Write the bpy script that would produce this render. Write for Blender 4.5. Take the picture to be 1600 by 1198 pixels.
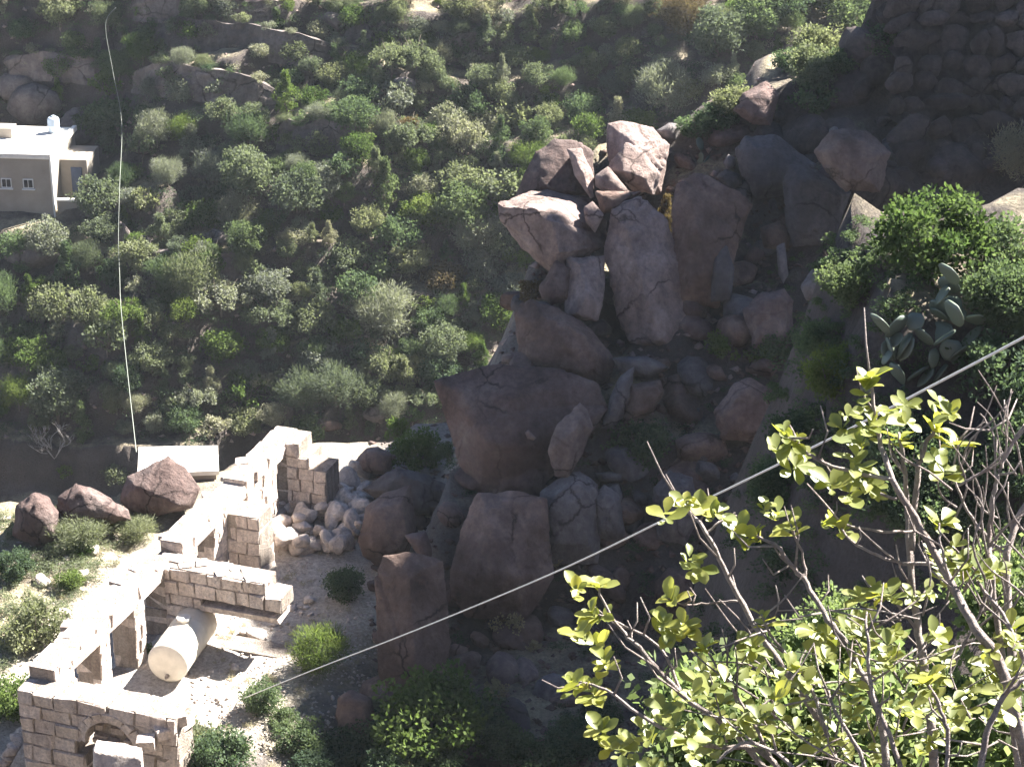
import bpy, bmesh, math, random
import numpy as np
from mathutils import Vector, Matrix, noise as mnoise
from mathutils.bvhtree import BVHTree

for o in list(bpy.data.objects): bpy.data.objects.remove(o)
S = bpy.context.scene
COL = S.collection
R = math.radians

# ------------------------------------------------------------------ camera, sky, sun, exposure
PITCH = R(24.0); F = 3400.0
cam_d = bpy.data.cameras.new('camera'); cam = bpy.data.objects.new('camera', cam_d); COL.objects.link(cam)
cam.location = (0, 0, 0); cam.rotation_euler = (R(90) - PITCH, 0, 0)
cam_d.sensor_width = 36.0; cam_d.lens = F / 1600 * 36.0
cam_d.clip_start = 0.1; cam_d.clip_end = 1000
S.camera = cam
SUN_AZ, SUN_EL = R(58), R(46)          # azimuth measured from +Y (view direction) towards +X
world = bpy.data.worlds.new('World'); S.world = world; world.use_nodes = True
wn = world.node_tree.nodes; wl = world.node_tree.links
bg = wn['Background']; sky = wn.new('ShaderNodeTexSky'); sky.sky_type = 'NISHITA'; sky.sun_disc = False
sky.sun_elevation = SUN_EL; sky.sun_rotation = SUN_AZ; sky.air_density = 0.55; sky.dust_density = 0.2; sky.altitude = 2200
wl.new(sky.outputs[0], bg.inputs[0]); bg.inputs[1].default_value = 0.05
sun_d = bpy.data.lights.new('sun', 'SUN'); sun_d.energy = 5.0; sun_d.angle = R(0.5); sun_d.color = (1.0, 0.955, 0.88)
sun = bpy.data.objects.new('sun', sun_d); COL.objects.link(sun)
SUNV = Vector((math.cos(SUN_EL)*math.sin(SUN_AZ), math.cos(SUN_EL)*math.cos(SUN_AZ), math.sin(SUN_EL)))
sun.rotation_euler = SUNV.to_track_quat('Z', 'Y').to_euler()
S.view_settings.view_transform = 'Standard'; S.view_settings.look = 'None'
S.view_settings.exposure = 2.8; S.view_settings.gamma = 1.0
S.render.engine = 'CYCLES'; S.cycles.max_bounces = 6; S.cycles.transparent_max_bounces = 4

# ------------------------------------------------------------------ helpers
FWD = Vector((0, math.cos(PITCH), -math.sin(PITCH))); UP = Vector((0, math.sin(PITCH), math.cos(PITCH))); RT = Vector((1, 0, 0))
def ray(px, py): return FWD + RT*((px-800)/F) + UP*((599-py)/F)
def P(px, py, D): return ray(px, py)*D
def PZ(px, py, z):
    r = ray(px, py); return r*(z/r.z)
def link(o, parent=None):
    COL.objects.link(o)
    if parent is not None: o.parent = parent
    return o
def tag(o, label=None, cat=None, group=None, kind=None):
    if label: o['label'] = label
    if cat: o['category'] = cat
    if group: o['group'] = group
    if kind: o['kind'] = kind
    return o
def empty(name, loc, rz=0):
    o = bpy.data.objects.new(name, None); o.location = loc; o.rotation_euler = (0, 0, rz); o.empty_display_size = .2
    return link(o)
def mesh_obj(name, me, mat=None, parent=None):
    o = bpy.data.objects.new(name, me)
    if mat is not None and len(me.materials) == 0: me.materials.append(mat)
    return link(o, parent)
def from_bm(name, bm, mat, smooth=True):
    me = bpy.data.meshes.new(name); bm.to_mesh(me); bm.free(); me.materials.append(mat)
    if smooth: me.polygons.foreach_set('use_smooth', [True]*len(me.polygons))
    return me
def from_np(name, v, f, mat, smooth=False, attr=None):
    """v (n,3), f (m,k) arrays"""
    me = bpy.data.meshes.new(name)
    v = np.asarray(v, dtype=np.float32); f = np.asarray(f, dtype=np.int32)
    m, k = f.shape
    me.vertices.add(len(v)); me.vertices.foreach_set('co', v.ravel())
    me.loops.add(m*k); me.loops.foreach_set('vertex_index', f.ravel())
    me.polygons.add(m); me.polygons.foreach_set('loop_start', np.arange(0, m*k, k, dtype=np.int32))
    if smooth: me.polygons.foreach_set('use_smooth', np.ones(m, dtype=bool))
    if attr is not None:
        a = me.attributes.new('tone', 'FLOAT', 'FACE'); a.data.foreach_set('value', np.asarray(attr, dtype=np.float32))
    me.update(calc_edges=True); me.materials.append(mat)
    return me
def fbm(p, o=4):
    return mnoise.fractal(p, 1.0, 2.0, o, noise_basis='PERLIN_ORIGINAL')
def tube(bm, pts, rads, n=6):
    rings = []
    for i, p in enumerate(pts):
        a = pts[max(i-1, 0)]; b = pts[min(i+1, len(pts)-1)]
        d = (b-a)
        if d.length < 1e-7: d = Vector((0, 0, 1))
        d.normalize()
        s = d.cross(Vector((.31, .17, .94)));
        if s.length < 1e-3: s = d.cross(Vector((1, 0, 0)))
        s.normalize(); t = d.cross(s)
        rings.append([bm.verts.new(p + (s*math.cos(2*math.pi*k/n) + t*math.sin(2*math.pi*k/n))*rads[i]) for k in range(n)])
    for a, b in zip(rings, rings[1:]):
        for k in range(n): bm.faces.new((a[k], a[(k+1) % n], b[(k+1) % n], b[k]))
    bm.faces.new(list(reversed(rings[0]))); bm.faces.new(rings[-1])
def box(bm, c, ax, ay, az):
    """box from centre and three half-vectors"""
    vs = [bm.verts.new(c + ax*sx + ay*sy + az*sz) for sx in (-1, 1) for sy in (-1, 1) for sz in (-1, 1)]
    for q in ((0,1,3,2),(4,6,7,5),(0,4,5,1),(2,3,7,6),(0,2,6,4),(1,5,7,3)): bm.faces.new([vs[i] for i in q])
def smooth_path(pts, n=4):
    out = []
    for i in range(len(pts)-1):
        p0 = pts[max(i-1, 0)]; p1 = pts[i]; p2 = pts[i+1]; p3 = pts[min(i+2, len(pts)-1)]
        for k in range(n):
            t = k/n
            out.append(.5*((2*p1)+(p2-p0)*t+(2*p0-5*p1+4*p2-p3)*t*t+(3*p1-p0-3*p2+p3)*t**3))
    out.append(pts[-1]); return out

# ------------------------------------------------------------------ materials
def mat(name):
    m = bpy.data.materials.new(name); m.use_nodes = True
    nt = m.node_tree; b = nt.nodes['Principled BSDF']; b.inputs['Roughness'].default_value = .9
    b.inputs['Specular IOR Level'].default_value = .25
    return m, nt.nodes, nt.links, b
def ramp(N, stops):
    r = N.new('ShaderNodeValToRGB'); e = r.color_ramp.elements
    e[0].position = stops[0][0]; e[0].color = (*stops[0][1], 1)
    e[1].position = stops[-1][0]; e[1].color = (*stops[-1][1], 1)
    for p, c in stops[1:-1]:
        x = e.new(p); x.color = (*c, 1)
    return r
def noise_tex(N, L, scale, detail=6, rough=.6, vec=None):
    t = N.new('ShaderNodeTexNoise'); t.inputs['Scale'].default_value = scale; t.inputs['Detail'].default_value = detail
    t.inputs['Roughness'].default_value = rough
    if vec is not None: L.new(vec, t.inputs['Vector'])
    return t
def geo_pos(N): return N.new('ShaderNodeNewGeometry').outputs['Position']
def mixc(N, L, fac, a, b, mode='MIX'):
    m = N.new('ShaderNodeMix'); m.data_type = 'RGBA'; m.blend_type = mode
    for s, v in ((m.inputs[0], fac), (m.inputs[6], a), (m.inputs[7], b)):
        if hasattr(v, 'links'): L.new(v, s)
        elif isinstance(v, tuple): s.default_value = (*v, 1)
        else: s.default_value = v
    return m.outputs[2]
def bump(N, L, b, height, strength, dist):
    n = N.new('ShaderNodeBump'); n.inputs['Strength'].default_value = strength; n.inputs['Distance'].default_value = dist
    L.new(height, n.inputs['Height']); L.new(n.outputs[0], b.inputs['Normal'])

def rock_mat(name, c0, c1, c2, scale=1.0, objrand=.25):
    m, N, L, b = mat(name); pos = geo_pos(N)
    n1 = noise_tex(N, L, .55*scale, 8, .62, pos); n2 = noise_tex(N, L, 7*scale, 8, .7, pos)
    mp = N.new('ShaderNodeMapping'); mp.inputs['Scale'].default_value = (1.6, 1.6, .25); L.new(pos, mp.inputs[0])
    n3 = noise_tex(N, L, 1.4*scale, 5, .6, mp.outputs[0])       # rain streaks
    r1 = ramp(N, [(.32, c0), (.5, c1), (.68, c2)]); L.new(n1.outputs[0], r1.inputs[0])
    g = ramp(N, [(.3, (.62, .62, .64)), (.7, (1.25, 1.22, 1.2))]); L.new(n2.outputs[0], g.inputs[0])
    s = ramp(N, [(.38, (.66, .64, .65)), (.55, (1, 1, 1))]); L.new(n3.outputs[0], s.inputs[0])
    c = mixc(N, L, 1.0, r1.outputs[0], g.outputs[0], 'MULTIPLY'); c = mixc(N, L, .8, c, s.outputs[0], 'MULTIPLY')
    oi = N.new('ShaderNodeObjectInfo'); rr = ramp(N, [(0, (1-objrand, 1-objrand, 1-objrand)), (1, (1+objrand*.6, 1+objrand*.55, 1+objrand*.5))])
    L.new(oi.outputs['Random'], rr.inputs[0]); c = mixc(N, L, 1.0, c, rr.outputs[0], 'MULTIPLY')
    if objrand > .24:      # a few long irregular fractures
        wv = noise_tex(N, L, .9*scale, 5, .6, pos); mx_ = N.new('ShaderNodeMix'); mx_.data_type = 'VECTOR'; mx_.inputs[0].default_value = .45
        L.new(pos, mx_.inputs[4]); L.new(wv.outputs['Color'], mx_.inputs[5])
        vo = N.new('ShaderNodeTexVoronoi'); vo.feature = 'DISTANCE_TO_EDGE'; vo.inputs['Scale'].default_value = 1.05*scale; L.new(mx_.outputs[1], vo.inputs['Vector'])
        ck = ramp(N, [(.0, (.25, .23, .23)), (.022, (1, 1, 1))]); L.new(vo.outputs[0], ck.inputs[0])
        msk = noise_tex(N, L, .5*scale, 2, .5, pos); mr = ramp(N, [(.46, (0, 0, 0)), (.56, (1, 1, 1))]); L.new(msk.outputs[0], mr.inputs[0])
        c = mixc(N, L, mr.outputs[0], c, mixc(N, L, 1.0, c, ck.outputs[0], 'MULTIPLY'))
    L.new(c, b.inputs['Base Color'])
    n4 = noise_tex(N, L, 2.2*scale, 10, .75, pos); ad = N.new('ShaderNodeMath'); ad.operation = 'ADD'; L.new(n2.outputs[0], ad.inputs[0]); L.new(n4.outputs[0], ad.inputs[1]); bump(N, L, b, ad.outputs[0], .9, .09)
    return m
M = {}
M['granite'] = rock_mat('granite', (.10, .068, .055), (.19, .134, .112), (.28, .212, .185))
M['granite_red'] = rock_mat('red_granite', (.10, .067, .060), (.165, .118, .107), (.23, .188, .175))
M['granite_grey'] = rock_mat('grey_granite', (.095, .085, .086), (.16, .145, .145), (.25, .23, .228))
M['granite_lit'] = rock_mat('lit_granite', (.18, .135, .12), (.30, .235, .212), (.40, .335, .31))  # paler copy of granite, sunlight painted into the colour of sunlit stones
M['granite_shade'] = rock_mat('shade_granite', (.05, .04, .038), (.08, .066, .062), (.12, .10, .095))  # granite copy darkened so its colour carries the deep shade at upper right
M['far_rock'] = rock_mat('slope_rock', (.09, .078, .074), (.16, .138, .13), (.24, .21, .20), .8)
M['ashlar'] = rock_mat('limestone_ashlar', (.60, .51, .44), (.69, .60, .53), (.76, .69, .63), 2.2, .14)
M['rubble'] = rock_mat('pale_rubble', (.58, .49, .42), (.68, .60, .53), (.75, .69, .63), 1.6, .2)
M['mortar'] = rock_mat('lime_mortar', (.30, .25, .21), (.38, .33, .28), (.45, .39, .34), 3.0, .0)

def leaf_mat(name, col, tip, transl=.45, var=.3, rough=.6, tt=(1.08, 1.15, .72)):
    m, N, L, b = mat(name); N.remove(b)
    out = N['Material Output']
    at = N.new('ShaderNodeAttribute'); at.attribute_name = 'tone'
    oi = N.new('ShaderNodeObjectInfo')
    c = mixc(N, L, at.outputs['Fac'], col, tip)
    rr = ramp(N, [(0, (1-var, 1-var*.9, 1-var*.6)), (.5, (1, 1, 1)), (1, (1+var*.75, 1+var*.4, 1+var*.15))]); L.new(oi.outputs['Random'], rr.inputs[0])
    c = mixc(N, L, 1.0, c, rr.outputs[0], 'MULTIPLY')
    d = N.new('ShaderNodeBsdfDiffuse'); L.new(c, d.inputs[0])
    t = N.new('ShaderNodeBsdfTranslucent'); ct = mixc(N, L, 1.0, c, tt, 'MULTIPLY'); L.new(ct, t.inputs[0])
    mx = N.new('ShaderNodeMixShader'); mx.inputs[0].default_value = transl; L.new(d.outputs[0], mx.inputs[1]); L.new(t.outputs[0], mx.inputs[2])
    if rough < .5:
        g = N.new('ShaderNodeBsdfGlossy'); g.inputs['Roughness'].default_value = rough; g.inputs[0].default_value = (.9, .95, .9, 1)
        m2 = N.new('ShaderNodeMixShader'); m2.inputs[0].default_value = .05; L.new(mx.outputs[0], m2.inputs[1]); L.new(g.outputs[0], m2.inputs[2]); mx = m2
    L.new(mx.outputs[0], out.inputs[0])
    return m
M['leaf_green'] = leaf_mat('green_leaf', (.052, .08, .048), (.145, .19, .11))
M['leaf_olive'] = leaf_mat('olive_leaf', (.085, .103, .07), (.215, .24, .165))
M['leaf_grey'] = leaf_mat('grey_green_leaf', (.13, .14, .115), (.29, .30, .24), .38)
M['leaf_bright'] = leaf_mat('bright_leaf', (.065, .105, .036), (.145, .19, .07), .5)
M['leaf_rust'] = leaf_mat('rusty_leaf', (.11, .08, .045), (.19, .14, .08), .35)
M['leaf_dry'] = leaf_mat('dry_grass', (.26, .22, .14), (.40, .36, .25), .35, .15)
M['leaf_broad'] = leaf_mat('broad_leaf', (.20, .235, .045), (.43, .43, .115), .6, .28, .45, (1.15, 1.12, .55))
M['leaf_small'] = leaf_mat('small_leaf', (.13, .17, .08), (.25, .29, .15), .5, .15)
M['pad'] = leaf_mat('cactus_pad', (.10, .125, .095), (.15, .175, .13), .05, .2, .45)
M['bark'] = rock_mat('grey_bark', (.15, .12, .10), (.22, .18, .15), (.3, .26, .22), 6, .1)
M['bark_pale'] = rock_mat('pale_bark', (.48, .40, .36), (.60, .52, .48), (.70, .63, .59), 14, .1)
M['bark_dead'] = rock_mat('weathered_wood', (.38, .36, .35), (.48, .46, .45), (.58, .56, .55), 8, .1)

def plain(name, c, rough=.7, var=.12, scale=3, metal=0):
    m, N, L, b = mat(name); pos = geo_pos(N); n = noise_tex(N, L, scale, 6, .65, pos)
    r = ramp(N, [(.3, tuple(x*(1-var) for x in c)), (.7, tuple(min(1, x*(1+var)) for x in c))]); L.new(n.outputs[0], r.inputs[0])
    L.new(r.outputs[0], b.inputs['Base Color']); b.inputs['Roughness'].default_value = rough; b.inputs['Metallic'].default_value = metal
    bump(N, L, b, n.outputs[0], .3, .02)
    return m
M['plaster'] = plain('cement_plaster', (.27, .24, .205), .9, .15, 1.2)
M['roof'] = plain('whitewashed_roof', (.68, .65, .60), .85, .15, 1.5)
M['concrete'] = plain('pale_concrete', (.62, .59, .54), .85, .12, 2.0)
M['tank'] = plain('white_tank', (.66, .61, .52), .45, .12, 4)
M['barrel'] = plain('pale_blue_plastic', (.42, .50, .58), .4, .06, 4)
M['dark_glass'] = plain('dark_window', (.02, .022, .026), .15, .1, 4)
M['white_frame'] = plain('white_frame', (.6, .6, .58), .5, .06, 6)
M['door_blue'] = plain('blue_door', (.06, .08, .14), .5, .2, 4)
M['rope'] = plain('white_rope', (.74, .72, .68), .6, .08, 30)
M['hose'] = plain('pale_hose', (.26, .28, .24), .5, .08, 10)

# ------------------------------------------------------------------ terrain
def ss(a, b, t):
    t = np.clip((t-a)/(b-a), 0, 1); return t*t*(3-2*t)
_rs = np.random.RandomState(7)
_ph = _rs.rand(40, 4)
def nz(x, y, s, k=0):
    out = np.zeros_like(x); amp = 1.0
    for i in range(5):
        a = _ph[(k*5+i) % 40]; th = a[0]*6.28; c, sn = math.cos(th), math.sin(th); q = (2.0**i)/s
        u = (c*x+sn*y)*q; w = (-sn*x+c*y)*q
        out += amp*(np.sin(u*6.28+a[1]*6.28+1.3*np.sin(w*4.1+a[2]*6.28))*np.sin(w*5.3+a[3]*6.28)); amp *= .55
    return out
HOUSE = P(84, 330, 98.0)
def terrain(x, y):
    x = np.asarray(x, float); y = np.asarray(y, float)
    near = np.where(y > 0, -1.7-.75*y, -1.7-.25*y)
    sv = (x+9.4)*.9-(y-36.4)*.43; su = (x+9.4)*.43+(y-36.4)*.9     # along / across the ruin
    flo = -23.75 - .55*ss(.1, -.5, sv) - 1.2*ss(-.3, -1.2, su) - .5*ss(3.6, 5.5, sv) + .10*nz(x, y, 5, 0)
    yd = 47.3+3.6*ss(-9.5, -5.5, x); left = np.where(y < yd, flo, flo-1.2*(y-yd)); left = np.maximum(left, -47+.4*nz(x, y, 9, 1))
    left = np.where(y < 31, -26+0*x, left)
    # far slope, terraced
    yy = y + 1.2*nz(x, y, 26, 2) - .0025*x*x*.5
    zf = -47+.93*(np.clip(yy, 76, 103)-76)+.28*np.clip(yy-103, 0, 60)+.5*nz(x, y, 8, 3)
    st = 2.1; t = zf/st+.35*nz(x, y, 30, 4); fl = np.floor(t); fr = t-fl
    zt = zf + st*(ss(.62, .98, fr)-fr)*np.clip(.62+.3*np.sin(x*.21+fl*1.7)+.4*ss(-4, -9, x), 0, 1)
    zf = np.where(yy > 76, zt, -47.)
    # house shelf
    hm = np.exp(-(((x-HOUSE.x+2.5)/5.5)**4+((y-HOUSE.y-3.0)/5.0)**4)); zf = zf*(1-hm)+(HOUSE.z-.1)*hm
    # boulder spur
    xl = -2.9+.38*(y-40)
    zs = -24.8+.74*np.clip(y-40, 0, 12.5)+.06*np.clip(x, -5, 12)-1.25*np.clip(y-53, 0, 40)
    zs = zs-2.6*np.clip(xl-x, 0, 30)+.35*nz(x, y, 4, 5)-1.9*np.exp(-(((x-2.2)/3.2)**2+((y-51.5)/3.2)**2))
    zs = np.where(y < 40, np.minimum(zs, -24.8), zs)
    # hill on the right, its unseen crest shaped to throw shade on the spur
    pc = x*.53-y*.848                                   # across the sun's bearing
    crest = np.maximum(np.interp(x, [-60, 6.3, 90], [-345, -15.7, -14.5]), np.interp(pc, [-200, -41.5, -40.3, -39.35, -38.3, -37.5, -37, -36, -35.3, -34.5, -34, -32, -10], [-80, -80, -14, -.5, 3.2, 4.2, 5.6, 8.3, 9.7, 11.5, 13.2, 18.5, 26]))
    zh = np.minimum(-15.2+8.0*(y-52.6), crest)-3.0*np.clip(y-57.0, 0, 60)+.22*nz(x, y, 7, 6)
    zh = np.where(y > 51, zh, -60.)
    # near bank on the right
    zb = -9.2-.95*np.clip(23.5-y, 0, 40)-1.5*np.clip(y-26.5, 0, 40)-3.2*np.clip(4.3-x, 0, 40)+.05*(x-5)+.22*nz(x, y, 3.5, 7)
    z = np.maximum.reduce([near, left, zf, zs, zh, zb])
    return z
xs = np.concatenate([np.arange(-90, -32, 2.5), np.arange(-32, 32.01, .36), np.arange(34, 92, 2.5)])
ys = np.concatenate([np.arange(-30, 18, 1.5), np.arange(18, 58, .36), np.arange(58, 80, .8), np.arange(80, 106, .3), np.arange(106, 190, 3.0)])
X, Y = np.meshgrid(xs, ys); Z = terrain(X, Y)
nx, ny = len(xs), len(ys)
TV = np.stack([X.ravel(), Y.ravel(), Z.ravel()], 1)
ii, jj = np.meshgrid(np.arange(nx-1), np.arange(ny-1)); a = (jj*nx+ii).ravel()
TF = np.stack([a, a+1, a+nx+1, a+nx], 1)
def ground_mat():
    m, N, L, b = mat('hillside_ground'); g = N.new('ShaderNodeNewGeometry'); pos = g.outputs['Position']
    n1 = noise_tex(N, L, .35, 8, .65, pos); n2 = noise_tex(N, L, 3.5, 8, .7, pos); n3 = noise_tex(N, L, 14, 6, .7, pos)
    soil = ramp(N, [(.3, (.055, .046, .042)), (.5, (.095, .078, .070)), (.7, (.15, .127, .115))]); L.new(n1.outputs[0], soil.inputs[0])
    straw = ramp(N, [(.35, (.26, .215, .14)), (.65, (.40, .35, .235))]); L.new(n2.outputs[0], straw.inputs[0])
    sp = N.new('ShaderNodeSeparateXYZ'); L.new(g.outputs['Normal'], sp.inputs[0])
    k = ramp(N, [(.80, (0, 0, 0)), (.95, (1, 1, 1))]); L.new(sp.outputs[2], k.inputs[0])
    k2 = ramp(N, [(.42, (0, 0, 0)), (.58, (1, 1, 1))]); L.new(n1.outputs[0], k2.inputs[0])
    kk = mixc(N, L, 1.0, k.outputs[0], k2.outputs[0], 'MULTIPLY')
    c = mixc(N, L, kk, soil.outputs[0], straw.outputs[0])
    at = N.new('ShaderNodeAttribute'); at.attribute_name = 'pale'
    pal = ramp(N, [(.3, (.44, .38, .32)), (.5, (.58, .52, .46)), (.7, (.68, .63, .57))]); L.new(n2.outputs[0], pal.inputs[0])
    c = mixc(N, L, at.outputs['Fac'], c, pal.outputs[0])
    gr = ramp(N, [(.3, (.7, .7, .7)), (.7, (1.2, 1.2, 1.2))]); L.new(n3.outputs[0], gr.inputs[0])
    c = mixc(N, L, 1.0, c, gr.outputs[0], 'MULTIPLY'); L.new(c, b.inputs['Base Color'])
    ad = N.new('ShaderNodeMath'); ad.operation = 'ADD'; L.new(n2.outputs[0], ad.inputs[0]); L.new(n3.outputs[0], ad.inputs[1])
    bump(N, L, b, ad.outputs[0], .8, .15)
    return m
M['ground'] = ground_mat()
tme = from_np('hillside', TV, TF, M['ground'], True)
pale = np.exp(-(((TV[:, 0]+6.6-.42*(TV[:, 1]-41))/3.7)**4+((TV[:, 1]-42)/8.0)**4))*(TV[:, 2] > -26)
pa = tme.attributes.new('pale', 'FLOAT', 'POINT'); pa.data.foreach_set('value', np.clip(pale+.0, 0, 1).astype(np.float32))
ground = mesh_obj('hillside', tme); tag(ground, 'steep terraced brown hillside and rocky valley ground', None, None, 'structure')
BVH = BVHTree.FromPolygons([tuple(v) for v in TV], [tuple(f) for f in TF])
def hit(px, py):
    r = ray(px, py).normalized(); h = BVH.ray_cast(Vector((0, 0, 0)), r, 400)
    return h[0]
def gz(x, y):
    h = BVH.ray_cast(Vector((x, y, 60)), Vector((0, 0, -1)), 200); return h[0].z if h[0] else float(terrain(x, y))
def depth(p): return p.dot(FWD)

# ------------------------------------------------------------------ rocks
def rough_hull(pts, target, rough=.05, rs=0, smooth=1):
    bm = bmesh.new()
    for p in pts: bm.verts.new(p)
    r = bmesh.ops.convex_hull(bm, input=bm.verts)
    bmesh.ops.delete(bm, geom=[v for v in bm.verts if not v.link_faces], context='VERTS')
    for _ in range(7):
        e = [x for x in bm.edges if x.calc_length() > target]
        if not e: break
        bmesh.ops.subdivide_edges(bm, edges=e, cuts=1); bmesh.ops.triangulate(bm, faces=bm.faces)
    for _ in range(smooth): bmesh.ops.smooth_vert(bm, verts=bm.verts, factor=.5, use_axis_x=True, use_axis_y=True, use_axis_z=True)
    bm.normal_update(); off = Vector((rs*7.3, rs*3.1, rs*1.7))
    cr = random.Random(rs*13+5); ctr = sum((v.co for v in bm.verts), Vector())/max(1, len(bm.verts)); planes = []
    ext = max((v.co-ctr).length for v in bm.verts)
    for _ in range(3 if ext > .9 else 0):
        n_ = Vector((cr.gauss(0, 1), cr.gauss(0, .6), cr.gauss(0, .7))).normalized(); planes.append((n_, n_.dot(ctr)+cr.uniform(-.55, .55)*ext, cr.uniform(.02, .06)))
    size = max((v.co for v in bm.verts), key=lambda c: c.length).length
    for v in bm.verts:
        q = v.co+off
        n = fbm(q*(.9), 5)*1.0 + .35*fbm(q*4.0, 3)
        c = abs(mnoise.noise(q*.7+Vector((5, 1, 2)))); crack = -max(0, .06-c)*6.0
        mv = rough*(n+crack)+.55*rough*round(2.6*mnoise.noise(q*Vector((1.1, 1.1, 1.7))+Vector((9, 4, 7))))/2.6*(1 if ext > .5 else 0)
        for (n_, d_, w_) in planes:
            e = n_.dot(v.co)-d_+.10*mnoise.noise(q*1.1)
            if abs(e) < .07: mv -= w_*(1-abs(e)/.07)
            elif e > 0: mv -= .35*w_
        v.co += v.normal*mv
    bmesh.ops.recalc_face_normals(bm, faces=bm.faces)
    return bm
NB = [0]
def boulder(label, D, outline, thick=1.2, front=(), m='granite', rough=.055, target=.095, name='boulder', group=None):
    """outline: [(px,py[,dd])] traced at depth D, front: points nearer or farther than D, thick: metres to the back"""
    NB[0] += 1
    pts = []; cx = sum(p[0] for p in outline)/len(outline); cy = sum(p[1] for p in outline)/len(outline)
    for p in outline:
        dd = p[2] if len(p) > 2 else 0
        pts.append(P(p[0], p[1], D+dd)); pts.append(P(cx+(p[0]-cx)*.72, cy+(p[1]-cy)*.72, D+dd+thick))
    for p in front: pts.append(P(p[0], p[1], D+p[2]))
    if not front:
        pts.append(P(cx, cy, D-thick*.35))
        for p in outline: pts.append(P(cx+(p[0]-cx)*.62, cy+(p[1]-cy)*.62, D-thick*.28))
    c = sum(pts, Vector())/len(pts); base = Vector((c.x, c.y, min(p.z for p in pts)))
    bm = rough_hull([p-base for p in pts], target, rough, NB[0])
    o = mesh_obj(name, from_bm(name, bm, M[m])); o.location = base
    return tag(o, label, 'boulder', group)

rng = random.Random(11)
ROCKP = []
for k in range(8):
    rr = random.Random(100+k); pts = []
    for i in range(26):
        v = Vector((rr.gauss(0, 1), rr.gauss(0, 1), rr.gauss(0, 1))).normalized()
        v = Vector((v.x*rr.uniform(.8, 1.05), v.y*rr.uniform(.75, 1.0), v.z*rr.uniform(.6, .85))); pts.append(v)
    ROCKP.append(from_bm('rock_%d' % k, rough_hull(pts, .42, .06, k+50, 1), M['far_rock']))
def rock_copy(name, k, loc, s, label, group=None, m=None, rz=None, cat='rock', tilt=.5):
    o = bpy.data.objects.new(name, ROCKP[k % 8]); o.location = loc; o.scale = s if hasattr(s, '__len__') else (s, s, s)
    o.rotation_euler = (rng.uniform(-tilt, tilt), rng.uniform(-tilt, tilt), rng.uniform(0, 6.28) if rz is None else rz)
    link(o)
    if m: o.material_slots[0].link = 'OBJECT'; o.material_slots[0].material = M[m]
    return tag(o, label, cat, group)


# ------------------------------------------------------------------ ruined stone house
O0 = PZ(45, 1046, -22.0)                         # outer front corner, top of wall
FARP = PZ(432, 664, -21.9)
LU = FARP-O0; LU.z = 0; RLEN = LU.length; U = LU.normalized(); V = Vector((U.y, -U.x, 0)); ZT = -22.0; ZB = -23.75
RZ = math.atan2(U.x, U.y)
ruin = empty('ruined_stone_house', (O0.x, O0.y, ZB), -RZ)    # local axes: +x = V (into the rooms), +y = U (along the long wall)
tag(ruin, 'roofless ruined house of pale stone blocks with a long pierced wall beside the rubble', 'ruin')
STONE = []
for k in range(6):
    rr = random.Random(300+k); bm = bmesh.new(); bmesh.ops.create_cube(bm, size=1.0)
    bmesh.ops.bevel(bm, geom=bm.edges[:], offset=.055, segments=1, affect='EDGES')
    for v in bm.verts: v.co += Vector((rr.uniform(-.045, .045), rr.uniform(-.045, .045), rr.uniform(-.05, .05)))
    STONE.append(from_bm('stone_block_%d' % k, bm, M['ashlar'], False))
srng = random.Random(5)
def stone(parent, c, size, rz=0.0, tilt=0.0, name='stone'):
    o = bpy.data.objects.new(name, STONE[srng.randrange(6)]); o.location = c; o.scale = size
    o.rotation_euler = (srng.uniform(-tilt, tilt), srng.uniform(-tilt, tilt), rz)
    if srng.random() < .5: o.rotation_euler[2] += math.pi
    return link(o, parent)
NST = [0]
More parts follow.
